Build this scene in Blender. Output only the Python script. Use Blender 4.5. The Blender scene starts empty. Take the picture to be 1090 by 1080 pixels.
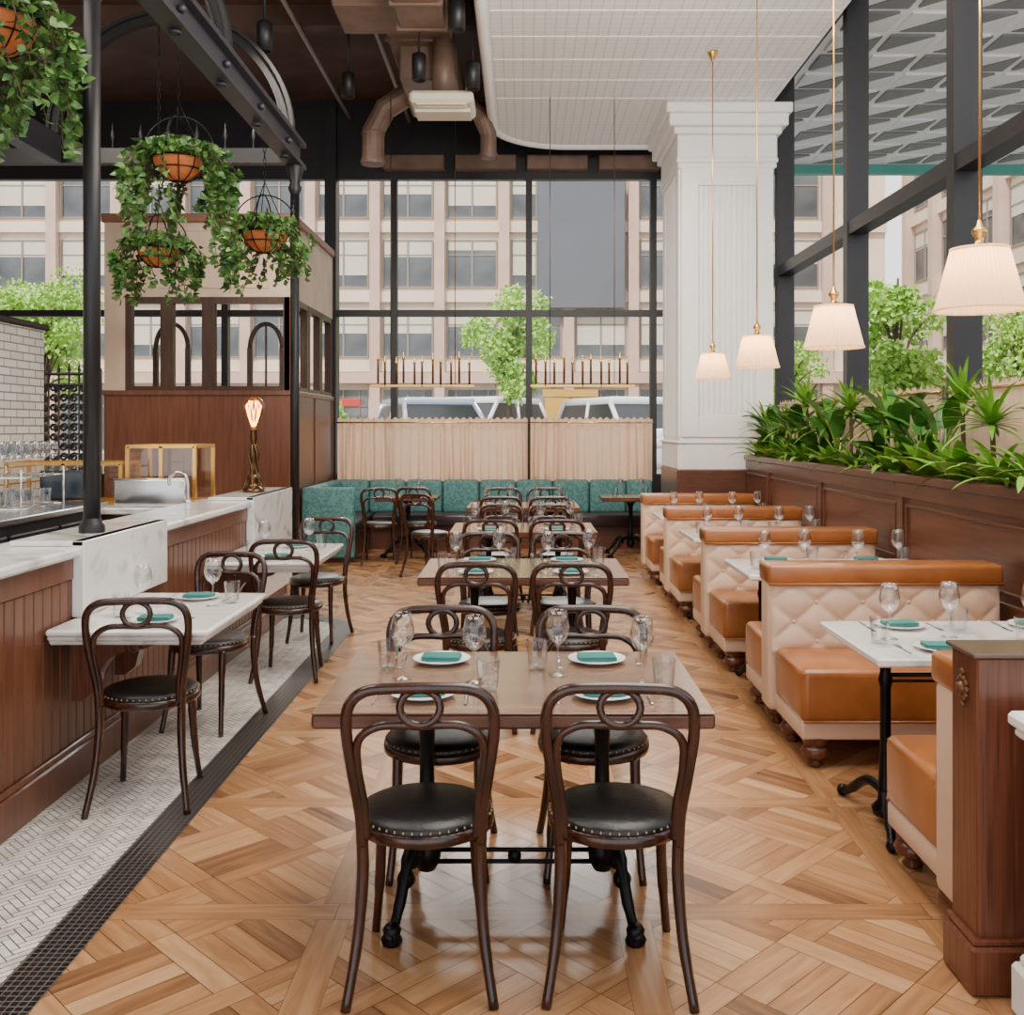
import bpy, bmesh, math, random
from mathutils import Vector, Matrix
random.seed(7)
R=random.random
def U(a,b): return a+(b-a)*R()
pi=math.pi; sin=math.sin; cos=math.cos
S=bpy.context.scene; C=S.collection
# ---------------------------------------------------------------- mesh builder
class MB:
    def __init__(s): s.v=[];s.f=[];s.m=[];s.s=[]
    def add(s,vs,fs,m=0,sm=False):
        o=len(s.v); s.v+=[tuple(v) for v in vs]
        for f in fs: s.f.append([i+o for i in f]); s.m.append(m); s.s.append(sm)
        return s
    def box(s,x0,x1,y0,y1,z0,z1,b=0,m=0):
        if b<=0:
            vs=[(x,y,z) for x in(x0,x1) for y in(y0,y1) for z in(z0,z1)]
            return s.add(vs,[(0,1,3,2),(4,6,7,5),(0,4,5,1),(2,3,7,6),(0,2,6,4),(1,5,7,3)],m)
        return s.rbox(x0,x1,y0,y1,z0,z1,b,1,m,False)
    def rbox(s,x0,x1,y0,y1,z0,z1,r,n=3,m=0,sm=True):
        bm=bmesh.new(); bmesh.ops.create_cube(bm,size=1)
        for v in bm.verts:
            v.co=((x0+x1)/2+v.co.x*(x1-x0),(y0+y1)/2+v.co.y*(y1-y0),(z0+z1)/2+v.co.z*(z1-z0))
        r=min(r,abs(x1-x0)*.49,abs(y1-y0)*.49,abs(z1-z0)*.49)
        bmesh.ops.bevel(bm,geom=bm.edges[:],offset=r,segments=n,affect='EDGES',profile=.5)
        bm.verts.index_update()
        s.add([v.co[:] for v in bm.verts],[[v.index for v in f.verts] for f in bm.faces],m,sm); bm.free(); return s
    def tube(s,pts,r,n=8,closed=False,m=0,cap=True,sm=True):
        P=[Vector(p) for p in pts]; N=len(P)
        rr=r if isinstance(r,(list,tuple)) else [r]*N
        T=[]
        for i in range(N):
            if closed: t=P[(i+1)%N]-P[i-1]
            else: t=P[min(i+1,N-1)]-P[max(i-1,0)]
            T.append(t.normalized() if t.length>1e-9 else Vector((0,0,1)))
        up=Vector((0,0,1)) if abs(T[0].z)<.9 else Vector((1,0,0))
        a=T[0].cross(up).normalized(); vs=[]
        for i in range(N):
            a=(a-T[i]*a.dot(T[i])); a=a.normalized() if a.length>1e-6 else T[i].orthogonal().normalized()
            b=T[i].cross(a)
            for k in range(n):
                q=2*pi*k/n; vs.append(P[i]+(a*cos(q)+b*sin(q))*rr[i])
        fs=[]
        for i in range(N if closed else N-1):
            j=(i+1)%N
            for k in range(n): fs.append((i*n+k,i*n+(k+1)%n,j*n+(k+1)%n,j*n+k))
        if cap and not closed: fs+= [tuple(range(n))[::-1],tuple((N-1)*n+k for k in range(n))]
        return s.add(vs,fs,m,sm)
    def cyl(s,p0,p1,r0,r1=None,n=12,m=0,sm=True): return s.tube([p0,p1],[r0,r0 if r1 is None else r1],n,m=m,sm=sm)
    def lathe(s,prof,n=16,c=(0,0,0),m=0,sm=True,sx=1,sy=1):
        vs=[];fs=[]
        for r,z in prof:
            for k in range(n):
                q=2*pi*k/n; vs.append((c[0]+max(r,1e-4)*cos(q)*sx,c[1]+max(r,1e-4)*sin(q)*sy,c[2]+z))
        for i in range(len(prof)-1):
            for k in range(n): fs.append((i*n+k,i*n+(k+1)%n,(i+1)*n+(k+1)%n,(i+1)*n+k))
        return s.add(vs,fs,m,sm)
    def ball(s,c,r,n=8,m=0,sz=1):
        return s.lathe([(r*sin(pi*i/n),-r*sz*cos(pi*i/n)) for i in range(n+1)],n+2,c,m)
    def grid(s,fn,nu,nv,m=0,sm=True):
        vs=[fn(i/nu,j/nv) for i in range(nu+1) for j in range(nv+1)]
        return s.add(vs,[(i*(nv+1)+j,(i+1)*(nv+1)+j,(i+1)*(nv+1)+j+1,i*(nv+1)+j+1) for i in range(nu) for j in range(nv)],m,sm)
    def prism(s,poly,z0,z1,m=0,ax='z'):
        n=len(poly)
        def P(a,b,c): return {'z':(a,b,c),'y':(a,c,b),'x':(c,a,b)}[ax]
        vs=[P(a,b,z0) for a,b in poly]+[P(a,b,z1) for a,b in poly]
        return s.add(vs,[tuple(range(n))[::-1],tuple(range(n,2*n))]+[(i,(i+1)%n,n+(i+1)%n,n+i) for i in range(n)],m)
def spl(pts,k=6,closed=False):
    P=[Vector(p) for p in pts]; N=len(P); out=[]
    for i in range(N if closed else N-1):
        if closed: a,b,c,d=P[i-1],P[i],P[(i+1)%N],P[(i+2)%N]
        else: a,b,c,d=P[max(i-1,0)],P[i],P[i+1],P[min(i+2,N-1)]
        for j in range(k):
            t=j/k; out.append(.5*((2*b)+(c-a)*t+(2*a-5*b+4*c-d)*t*t+(3*b-a-3*c+d)*t**3))
    if not closed: out.append(P[-1])
    return out
def build(mb,name,mats):
    me=bpy.data.meshes.new(name); me.from_pydata(mb.v,[],mb.f)
    for m in mats: me.materials.append(m)
    me.polygons.foreach_set('material_index',mb.m); me.polygons.foreach_set('use_smooth',mb.s); me.update(); return me
def part(name,mb,mats,label=None,kids=(),loc=(0,0,0),rz=0):
    if not isinstance(mats,(list,tuple)): mats=[mats]
    return dict(name=name,me=build(mb,name,mats),label=label,kids=list(kids),loc=loc,rz=rz)
def thing(name,parts,loc=(0,0,0),rz=0,label='',cat='',group=None,kind=None,sc=1):
    kids=parts
    if isinstance(parts,dict):
        o=bpy.data.objects.new(name,parts['me']); kids=parts['kids']
    else:
        o=bpy.data.objects.new(name,None); o.empty_display_size=.1
    C.objects.link(o); o.location=loc; o.rotation_euler=(0,0,rz); o.scale=(sc,)*3
    o['label']=label; o['category']=cat
    if group: o['group']=group
    if kind: o['kind']=kind
    def rec(ps,par):
        for p in ps:
            c=bpy.data.objects.new(p['name'],p['me']); C.objects.link(c); c.parent=par; c.location=p['loc']; c.rotation_euler=(0,0,p['rz'])
            if p['label']: c['label']=p['label']
            rec(p['kids'],c)
    rec(kids,o); return o
def fixed(name,parts,label,cat,group=None,kind=None):
    ms=[]
    def col(ps):
        for p in ps: ms.append(p['me']); col(p['kids'])
    col([parts] if isinstance(parts,dict) else parts)
    vs=[v.co for me in ms for v in me.vertices]
    mn=[min(v[i] for v in vs) for i in range(3)]; mx=[max(v[i] for v in vs) for i in range(3)]
    b=Vector(((mn[0]+mx[0])/2,(mn[1]+mx[1])/2,mn[2]))
    for me in ms: me.transform(Matrix.Translation(-b))
    return thing(name,parts,b,0,label,cat,group,kind)
def struct(name,mb,mats,label,cat='room'):
    return thing(name,part(name,mb,mats),label=label,cat=cat,kind='structure')
# ---------------------------------------------------------------- materials
def newmat(name):
    m=bpy.data.materials.new(name); m.use_nodes=True; nt=m.node_tree
    return m,nt,nt.nodes['Principled BSDF']
def M(name,col,rough=.5,metal=0,col2=None,scale=4,st=(1,1,1),bump=0,dist=0,lo=.35,hi=.65,emit=0,emc=None,coat=0,detail=6):
    m,nt,b=newmat(name); N=nt.nodes; L=nt.links
    b.inputs['Base Color'].default_value=(*col,1); b.inputs['Roughness'].default_value=rough; b.inputs['Metallic'].default_value=metal
    if coat: b.inputs['Coat Weight'].default_value=coat; b.inputs['Coat Roughness'].default_value=.15
    if emit: b.inputs['Emission Color'].default_value=(*(emc or col),1); b.inputs['Emission Strength'].default_value=emit
    if col2 or bump:
        tc=N.new('ShaderNodeTexCoord'); mp=N.new('ShaderNodeMapping'); mp.inputs['Scale'].default_value=st
        nz=N.new('ShaderNodeTexNoise'); nz.inputs['Scale'].default_value=scale; nz.inputs['Detail'].default_value=detail; nz.inputs['Distortion'].default_value=dist
        L.new(tc.outputs['Object'],mp.inputs[0]); L.new(mp.outputs[0],nz.inputs['Vector'])
        if col2:
            cr=N.new('ShaderNodeValToRGB'); cr.color_ramp.elements[0].position=lo; cr.color_ramp.elements[1].position=hi
            cr.color_ramp.elements[0].color=(*col,1); cr.color_ramp.elements[1].color=(*col2,1)
            L.new(nz.outputs['Fac'],cr.inputs[0]); L.new(cr.outputs[0],b.inputs['Base Color'])
        if bump:
            bp=N.new('ShaderNodeBump'); bp.inputs['Strength'].default_value=bump; bp.inputs['Distance'].default_value=.01
            L.new(nz.outputs['Fac'],bp.inputs['Height']); L.new(bp.outputs[0],b.inputs['Normal'])
    return m
def fabric(name,col,tr=.4,emit=0,emc=(1,.7,.4)):
    m=bpy.data.materials.new(name); m.use_nodes=True; nt=m.node_tree; N=nt.nodes; L=nt.links; N.clear()
    o=N.new('ShaderNodeOutputMaterial'); d=N.new('ShaderNodeBsdfDiffuse'); t=N.new('ShaderNodeBsdfTranslucent'); mx=N.new('ShaderNodeMixShader')
    tc=N.new('ShaderNodeTexCoord'); nz=N.new('ShaderNodeTexNoise'); nz.inputs['Scale'].default_value=30; hs=N.new('ShaderNodeMixRGB'); hs.inputs[1].default_value=(*col,1); hs.inputs[2].default_value=(*[c*.88 for c in col],1)
    L.new(tc.outputs['Object'],nz.inputs['Vector']); L.new(nz.outputs['Fac'],hs.inputs[0]); L.new(hs.outputs[0],d.inputs[0]); L.new(hs.outputs[0],t.inputs[0])
    mx.inputs[0].default_value=tr; L.new(d.outputs[0],mx.inputs[1]); L.new(t.outputs[0],mx.inputs[2])
    if emit:
        e=N.new('ShaderNodeEmission'); e.inputs[0].default_value=(*emc,1); e.inputs[1].default_value=emit; a=N.new('ShaderNodeAddShader')
        L.new(mx.outputs[0],a.inputs[0]); L.new(e.outputs[0],a.inputs[1]); L.new(a.outputs[0],o.inputs[0])
    else: L.new(mx.outputs[0],o.inputs[0])
    return m
def glassy(name,fac=.12,tint=(1,1,1),rough=.02,edge=True,hi=.5):
    m=bpy.data.materials.new(name); m.use_nodes=True; nt=m.node_tree; N=nt.nodes; L=nt.links; N.clear()
    o=N.new('ShaderNodeOutputMaterial'); mx=N.new('ShaderNodeMixShader'); t=N.new('ShaderNodeBsdfTransparent'); g=N.new('ShaderNodeBsdfGlossy')
    t.inputs[0].default_value=(*tint,1); g.inputs['Roughness'].default_value=rough
    if edge:
        lw=N.new('ShaderNodeLayerWeight'); lw.inputs['Blend'].default_value=.3
        mr=N.new('ShaderNodeMapRange'); mr.inputs[3].default_value=fac; mr.inputs[4].default_value=hi
        L.new(lw.outputs['Facing'],mr.inputs[0]); L.new(mr.outputs[0],mx.inputs[0])
    else: mx.inputs[0].default_value=fac
    L.new(t.outputs[0],mx.inputs[1]); L.new(g.outputs[0],mx.inputs[2]); L.new(mx.outputs[0],o.inputs[0]); return m
def brickmat(name,c1,c2,mort,scale,bw,rh,msize,rough=.5,offset=.5,uv='Object',swz=None,bump=.3):
    m,nt,b=newmat(name); N=nt.nodes; L=nt.links
    tc=N.new('ShaderNodeTexCoord'); src=tc.outputs[uv]
    bt=N.new('ShaderNodeTexBrick'); bt.offset=offset
    bt.inputs['Color1'].default_value=(*c1,1); bt.inputs['Color2'].default_value=(*c2,1); bt.inputs['Mortar'].default_value=(*mort,1)
    bt.inputs['Scale'].default_value=scale; bt.inputs['Brick Width'].default_value=bw; bt.inputs['Row Height'].default_value=rh; bt.inputs['Mortar Size'].default_value=msize
    if swz:
        sp=N.new('ShaderNodeSeparateXYZ'); cb=N.new('ShaderNodeCombineXYZ'); L.new(src,sp.inputs[0]); L.new(sp.outputs[swz[0]],cb.inputs[0]); L.new(sp.outputs[swz[1]],cb.inputs[1]); src=cb.outputs[0]
    L.new(src,bt.inputs['Vector']); L.new(bt.outputs['Color'],b.inputs['Base Color'])
    b.inputs['Roughness'].default_value=rough
    bp=N.new('ShaderNodeBump'); bp.inputs['Strength'].default_value=bump; bp.inputs['Distance'].default_value=.01; bp.invert=True
    L.new(bt.outputs['Fac'],bp.inputs['Height']); L.new(bp.outputs[0],b.inputs['Normal']); return m
chairwood=M('mahogany_bentwood',(.017,.005,.003),.25,col2=(.048,.013,.006),scale=6,st=(4,4,1),coat=.3)
leatherblk=M('black_leather',(.006,.0055,.006),.36,bump=.15,scale=90)
brass=M('brass',(.78,.46,.13),.25,1)
nail=M('aged_nailheads',(.40,.26,.13),.3,1)
tabletop=M('table_wood',(.15,.075,.038),.2,col2=(.26,.145,.08),scale=3,st=(1,14,14),coat=.4,dist=.4)
tableedge=M('table_edge_wood',(.065,.021,.010),.35,col2=(.13,.045,.02),scale=4,st=(1,8,8))
iron=M('black_iron',(.006,.006,.007),.35,.6)
barwood=M('bar_wood',(.085,.028,.012),.36,col2=(.165,.06,.027),scale=5,st=(6,6,.45),dist=.2,coat=.15,lo=.25,hi=.75)
boothwood=M('walnut_panel',(.068,.022,.010),.36,col2=(.135,.048,.024),scale=5,st=(1,.5,9),dist=.2,coat=.15,lo=.25,hi=.75)
postwood=M('oak_post',(.070,.018,.007),.34,col2=(.18,.054,.023),scale=6,st=(16,16,.5),dist=.3,coat=.2,lo=.3,hi=.7)
framewood=M('dark_frame_wood',(.035,.014,.008),.4,col2=(.06,.025,.013),scale=5,st=(6,6,.6))
marble=M('white_marble',(.84,.82,.79),.15,col2=(.36,.35,.35),scale=1.9,st=(1,1,1.3),dist=2.6,lo=.5,hi=.74,coat=.3,detail=12)
cream=M('cream_leather',(.68,.48,.34),.42,bump=.1,scale=80)
tan=M('tan_leather',(.26,.084,.020),.28,col2=(.40,.145,.042),scale=4,bump=.08,coat=.25)
creamfab=fabric('curtain_linen',(.84,.60,.42),.35)
white=M('white_paint',(.90,.88,.86),.45)
black=M('black_frame_metal',(.008,.008,.010),.45)
darkceil=M('dark_ceiling_paint',(.055,.029,.020),.7,col2=(.095,.052,.037),scale=2)
duct=M('bronze_duct',(.15,.095,.068),.5,.15,col2=(.20,.13,.095),scale=5)
steel=M('stainless_steel',(.6,.6,.6),.25,1)
leafA=M('leaf_green',(.07,.23,.012),.4,col2=(.24,.47,.05),scale=7)
leafB=M('leaf_dark_green',(.02,.10,.013),.35,col2=(.09,.27,.035),scale=6)
ivym=M('ivy_leaf',(.022,.085,.014),.45,col2=(.14,.29,.06),scale=16,lo=.4,hi=.62)
treeleaf=M('tree_leaf',(.22,.46,.04),.55,col2=(.48,.74,.14),scale=3)
bark=M('bark',(.10,.06,.035),.9,bump=.5,scale=20)
soil=M('soil',(.03,.018,.01),.95,bump=.6,scale=40)
terra=M('terracotta_liner',(.58,.17,.045),.8,bump=.4,scale=30)
teal=M('teal_fabric',(.04,.14,.14),.7,col2=(.085,.225,.22),scale=34,bump=.1,lo=.42,hi=.58)
napm=M('teal_napkin',(.035,.20,.18),.8,bump=.15,scale=150)
plum=M('dark_plum_leather',(.035,.02,.024),.3)
china=M('white_china',(.85,.85,.83),.15)
cut=M('silver_cutlery',(.6,.6,.6),.18,1)
wineg=glassy('clear_glass',.035,(.98,.985,.99),hi=.75)
pane=glassy('window_glass',.015,edge=False,rough=.4)
plaster=M('beige_plaster',(.48,.37,.28),.75,col2=(.56,.44,.34),scale=3)
brickw=brickmat('white_glazed_brick',(.80,.78,.74),(.68,.66,.62),(.22,.21,.2),1,.2,.065,.006,.25,swz=('Y','Z'))
tin=brickmat('tin_ceiling',(.93,.92,.91),(.91,.90,.89),(.72,.72,.71),1,.1,.1,.008,.5,offset=0,bump=.6)
blktile=brickmat('black_mosaic',(.006,.006,.007),(.012,.012,.013),(.17,.15,.135),1,.026,.026,.0017,.3,offset=0,uv='UV')
tilem=M('marble_mosaic',(.54,.51,.46),.25,col2=(.82,.78,.72),scale=11)
grout=M('grout',(.11,.10,.09),.9)
shadem=fabric('pleated_silk_shade',(.86,.70,.50),.35,emit=.5,emc=(1,.67,.36))
bulbm=M('warm_bulb',(1,.6,.25),.3,emit=14,emc=(1,.5,.16))
amber=M('amber_tube',(.16,.08,.025),.3,.8)
facade=M('cream_limestone',(.70,.56,.43),.85,col2=(.78,.64,.50),scale=.6)
pink=M('rose_limestone',(.52,.35,.27),.85,col2=(.60,.42,.33),scale=.8)
wing=M('office_window_glass',(.05,.057,.063),.12,.2,col2=(.19,.20,.20),scale=.35)
blindm=M('window_blind',(.62,.56,.45),.8)
graypanel=M('gray_screen_panel',(.085,.092,.108),.6,col2=(.115,.122,.14),scale=.15)
asphalt=M('asphalt',(.22,.22,.22),.9)
tealm=M('teal_fascia',(.07,.33,.28),.5)
carwhite=M('white_car_paint',(.8,.81,.83),.2,coat=.6); carblk=M('tinted_glass',(.015,.018,.022),.3); rubber=M('rubber',(.02,.02,.02),.8)
carsil=M('silver_car_paint',(.45,.5,.58),.22,.4,coat=.6)
redsign=M('red_sign',(.55,.03,.02),.5); gold=M('gold_door',(.6,.35,.06),.4,.3)
# wood floor material
fm,nt,b=newmat('oak_parquet'); N=nt.nodes; L=nt.links
at=N.new('ShaderNodeAttribute'); at.attribute_name='shade'
tc=N.new('ShaderNodeTexCoord'); mp=N.new('ShaderNodeMapping'); mp.inputs['Scale'].default_value=(2.0,18,1)
nz=N.new('ShaderNodeTexNoise'); nz.inputs['Scale'].default_value=1.5; nz.inputs['Detail'].default_value=10; nz.inputs['Distortion'].default_value=.7
L.new(tc.outputs['UV'],mp.inputs[0]); L.new(mp.outputs[0],nz.inputs['Vector'])
cr=N.new('ShaderNodeValToRGB'); e=cr.color_ramp.elements; e[0].position=0; e[0].color=(.10,.041,.016,1); e[1].position=1; e[1].color=(.60,.36,.185,1)
ne=e.new(.5); ne.color=(.36,.178,.076,1)
ma=N.new('ShaderNodeMath'); ma.operation='MULTIPLY_ADD'; ma.inputs[1].default_value=.7
L.new(nz.outputs['Fac'],ma.inputs[0])
mb2=N.new('ShaderNodeMath'); mb2.operation='SUBTRACT'; mb2.inputs[1].default_value=.33; L.new(at.outputs['Fac'],mb2.inputs[0]); L.new(mb2.outputs[0],ma.inputs[2])
L.new(ma.outputs[0],cr.inputs[0]); L.new(cr.outputs[0],b.inputs['Base Color']); b.inputs['Roughness'].default_value=.23
gapm=M('floor_gap',(.035,.013,.005),.8)
# ---------------------------------------------------------------- floor
def clip(poly,x0,x1,y0,y1):
    for ax,lim,sg in((0,x0,1),(0,x1,-1),(1,y0,1),(1,y1,-1)):
        out=[]
        for i in range(len(poly)):
            a=poly[i-1]; b_=poly[i]; da=(a[ax]-lim)*sg; db=(b_[ax]-lim)*sg
            if (da>=0)!=(db>=0):
                t=da/(da-db); out.append(tuple(a[k]+(b_[k]-a[k])*t for k in range(len(a))))
            if db>=0: out.append(b_)
        poly=out
        if len(poly)<3: return []
    return poly
fv=[];ff=[];fu=[];fs_=[]
def plank(cx,cy,l,w,ang,cl,mu=.5,sd=.12,dk=.24):
    g=.0012; ca,sa=cos(ang),sin(ang); ou=R()*30; ov=R()*30; p=[]
    for a,b_ in((-l/2+g,-w/2+g),(l/2-g,-w/2+g),(l/2-g,w/2-g),(-l/2+g,w/2-g)):
        p.append((cx+a*ca-b_*sa,cy+a*sa+b_*ca,a+ou,b_+ov))
    p=clip(p,*cl)
    if len(p)<3: return
    o=len(fv); fv.extend((q[0],q[1],0) for q in p); ff.append(list(range(o,o+len(p)))); fu.extend((q[2],q[3]) for q in p)
    fs_.append(min(1,max(0,random.gauss(mu-.2 if R()<dk else mu+.05,sd))))
PS=.98; bd=.11; X0=.36; Y0=3.37; fx0,fx1,fy0,fy1=-7.6,3.1,.4,14.5
for i in range(-9,4):
    for j in range(-4,13):
        x=X0+i*PS; y=Y0+j*PS
        if x>fx1 or x+PS<fx0 or y>fy1 or y+PS<fy0: continue
        F=(fx0,fx1,fy0,fy1)
        plank(x+PS/2,y,PS,bd,0,F,.44,.07,0); plank(x,y+PS/2,PS-bd,bd,pi/2,F,.44,.07,0)
        cl=(max(fx0,x+bd/2),min(fx1,x+PS-bd/2),max(fy0,y+bd/2),min(fy1,y+PS-bd/2))
        if cl[0]>=cl[1] or cl[2]>=cl[3]: continue
        p_=(PS-bd)/math.sqrt(2)/1.5; r_=.085; s_=p_-r_; cx,cy=x+PS/2,y+PS/2
        if x<-3.6: 
            plank(cx,cy,PS-bd,PS-bd,0,cl); continue
        def PK(lx,ly,l,w,hor): plank(cx+(lx-ly)*.70711,cy+(lx+ly)*.70711,l,w,pi/4 if hor else 3*pi/4,cl,.5)
        for a in range(-2,3):
            for c in range(-2,3):
                lx,ly=a*p_,c*p_; ev=(a+c)%2==0
                for k in range(4):
                    off=(k-1.5)*s_/4
                    if ev: PK(lx,ly+off,s_,s_/4,True)
                    else: PK(lx+off,ly,s_,s_/4,False)
                if ev: PK(lx+p_/2,ly+r_/2,s_+r_,r_,False); PK(lx,ly+p_/2,s_,r_,True)
                else: PK(lx+p_/2,ly,s_,r_,False); PK(lx+r_/2,ly+p_/2,s_+r_,r_,True)
nf=len(ff); o=len(fv)
fv+=[(fx0,fy0,-.003),(fx1,fy0,-.003),(fx1,fy1,-.003),(fx0,fy1,-.003)]; ff.append([o,o+1,o+2,o+3]); fu+=[(0,0)]*4; fs_.append(.5)
me=bpy.data.meshes.new('floor'); me.from_pydata(fv,[],ff); me.materials.append(fm); me.materials.append(gapm)
me.polygons[nf].material_index=1
uvl=me.uv_layers.new(name='UVMap'); uvl.data.foreach_set('uv',[c for l in me.loops for c in fu[l.vertex_index]])
at_=me.attributes.new('shade','FLOAT','FACE'); at_.data.foreach_set('value',fs_)
thing('floor',dict(me=me,kids=[]),label='warm oak parquet floor in woven panels with border strips',cat='floor',kind='structure')
# herringbone mosaic
mbh=MB(); XL,XR=-2.03,-1.51; YB,YE=.6,8.05
mbh.add([(XL,YB,.001),(-1.36,YB,.001),(-1.36,YE,.001),(XL,YE,.001)],[(0,1,2,3)],1)
mbh.add([(XL,YE,.001),(-1.40,YE,.001),(-1.52,YE+.3,.001),(-1.75,YE+.52,.001),(XL,YE+.56,.001)],[(0,1,2,3,4)],1)
Lt,Wt=.084,.028
for i in range(-230,430):
    for j in range(-55,65):
        ox=i*Wt+j*Lt; oy=i*Wt-j*Lt
        cx=(ox-oy)*.70711+XL; cy=(ox+oy)*.70711
        if not(XL-.1<cx<XR+.1 and YB-.1<cy<YE+.6): continue
        for (a,b_,c,d) in((0,Lt,0,Wt),(Lt,Lt+Wt,Wt-Lt,Wt)):
            g=.0022; q=[]
            for x,y in((a+g,c+g),(b_-g,c+g),(b_-g,d-g),(a+g,d-g)):
                X=ox+x; Y=oy+y; q.append(((X-Y)*.70711+XL,(X+Y)*.70711))
            yc=sum(p[1] for p in q)/4; xr=XR
            if yc>YE: 
                xr=XL+math.sqrt(max(0,.5**2-(yc-YE)**2))
            q=clip(q,XL,xr,YB,YE+.5)
            if len(q)>=3: mbh.add([(p[0],p[1],.0025) for p in q],[tuple(range(len(q)))],0)
struct('trim_1',mbh,[tilem,grout],'white marble herringbone mosaic floor strip along the bar','floor')
# black border
pth=[(-1.43,.6)]+[(-1.43,y) for y in (3,5.5,YE)]+[(-1.43-.58*(1-cos(a)),YE+.58*sin(a)) for a in [pi/2*k/10 for k in range(1,11)]]
vb=[];fb=[];ub=[];acc=0
for k,(x,y) in enumerate(pth):
    if k: acc+=math.dist(pth[k-1],pth[k])
    p0=pth[max(k-1,0)];p1=pth[min(k+1,len(pth)-1)]; t=Vector((p1[0]-p0[0],p1[1]-p0[1])).normalized(); nx,ny=t.y,-t.x
    for s_ in(-1,1): vb.append((x+nx*.072*s_,y+ny*.072*s_,.004)); ub.append((acc,.078+.078*s_))
    if k: fb.append((2*k-2,2*k-1,2*k+1,2*k))
me=bpy.data.meshes.new('trim_2'); me.from_pydata(vb,[],fb); me.materials.append(blktile)
uvl=me.uv_layers.new(name='UVMap'); uvl.data.foreach_set('uv',[c for l in me.loops for c in ub[l.vertex_index]])
thing('trim_2',dict(me=me,kids=[]),label='black square mosaic border strip between tile and wood floor',cat='floor border',kind='structure')
# ---------------------------------------------------------------- shell
CZ=5.32
mb=MB().box(-7.7,3.2,-4,14.6,6.2,6.3)
for y in (2,5,8,11): mb.box(-7.6,3.1,y,y+.2,5.98,6.2)
struct('ceiling',mb,darkceil,'dark brown painted open ceiling with beams','ceiling')
arc_=[(.57-.95*sin(a),12.4+.95*cos(a)) for a in [pi/2*k/12 for k in range(13)]]
poly=[(-.38,-2),(2.85,-2),(2.85,13.35)]+arc_
mb=MB().prism(poly,CZ,CZ+.14)
pp=[(-.38,-2,CZ)]+[(-.38,y,CZ) for y in (2,6,10)]+[(x,y,CZ) for x,y in arc_[::-1]]+[(2.85,13.35,CZ)]
mb.tube(pp,.05,8,m=1)
for k in range(23):
    if -1.8+k*.6<12.3: mb.box(-.3,2.82,-1.8+k*.6,-1.788+k*.6,CZ-.006,CZ+.01,m=1)
for k in range(1,6): mb.box(-.3+k*.53,-.288+k*.53,-2,12.5,CZ-.007,CZ+.01,m=1)
struct('trim_3',mb,[tin,white],'white pressed tin ceiling canopy with a rounded corner','ceiling panel')
struct('wall_left',MB().box(-7.75,-7.6,-4,14.6,0,6.2),plaster,'beige plaster side wall','wall')
mb=MB().box(-7.6,3.2,14.25,14.45,0,.9).box(-7.6,3.2,14.25,14.45,5.16,6.2)
struct('wall_back',mb,black,'dark wall below and above the tall street windows','wall')
mb=MB().box(3.0,3.2,-1,14.5,0,1.3).box(3.0,3.2,-1,14.5,5.8,6.2)
struct('wall_right',mb,black,'dark wall under the tall side windows','wall')
def win(name,axis,a0,a1,z0,z1,at,label,zm):
    mb=MB()
    if axis=='x':
        mb.box(a0,a1,at-.06,at+.06,z1-.06,z1).box(a0,a1,at-.06,at+.06,z0,z0+.06).box(a0,a0+.045,at-.07,at+.07,z0,z1).box(a1-.045,a1,at-.07,at+.07,z0,z1)
        for z in zm: mb.box(a0,a1,at-.05,at+.05,z-.045,z+.045)
        mb.add([(a0,at,z0),(a1,at,z0),(a1,at,z1),(a0,at,z1)],[(0,1,2,3)],1)
    else:
        mb.box(at-.1,at+.1,a0,a1,z1-.1,z1).box(at-.1,at+.1,a0,a1,z0,z0+.08).box(at-.1,at+.1,a0,a0+.06,z0,z1).box(at-.1,at+.1,a1-.06,a1,z0,z1)
        for z in zm: mb.box(at-.09,at+.07,a0,a1,z-.06,z+.06)
        mb.add([(at,a0,z0),(at,a1,z0),(at,a1,z1),(at,a0,z1)],[(0,1,2,3)],1)
    struct(name,mb,[black,pane],label,'window')
xs=[-7.6,-5.6,-4.2,-2.7,-1.82,.08,1.83,3.0]
for i in range(len(xs)-1): win('window_%d'%(i+1),'x',xs[i],xs[i+1],.9,5.16,14.3,'tall black-framed street window bay',[3.22])
struct('trim_5',MB().box(-2.78,-2.62,14.16,14.44,0,6.2),black,'heavy black structural post between the street windows','post')
ys=[-1,1.5,3.2,4.75,7.05,9.35,11.9,14.2]
for i in range(len(ys)-1): win('window_%d'%(i+9),'y',ys[i],ys[i+1],1.3,5.8,3.07,'tall black-framed side window bay',[3.44])
# column
mb=MB(); x0,x1,y0,y1=1.82,2.88,11.7,13.0
mb.box(x0,x1,y0,y1,1.1,CZ,.01)
for d,z0,z1 in((.04,1.12,1.42),(.055,1.42,1.46),(.02,1.46,1.5),(.04,4.6,4.66),(.055,4.66,4.72),(.045,4.72,4.98),(.09,4.98,5.06),(.15,5.06,5.2),(.19,5.2,CZ-.003)):
    mb.box(x0-d,x1+d,y0-d,y1+d,z0,z1,.012)
mb.box(x0,x0+.2,y0-.045,y0+.001,1.5,4.6,.006).box(x1-.2,x1,y0-.045,y0+.001,1.5,4.6,.006).box(x0+.2,x1-.2,y0-.044,y0+.001,4.4,4.6,.006).box(x0+.2,x1-.2,y0-.044,y0+.001,1.5,1.75,.006)
mb.box(x0-.03,x0+.001,y0+.001,y0+.2,1.5,4.6,.006).box(x0-.03,x0+.001,y1-.2,y1,1.5,4.6,.006)
for k in range(10): mb.box(x0+.208+k*.0645,x0+.256+k*.0645,y0-.022,y0+.001,1.75,4.4,.008)
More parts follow.
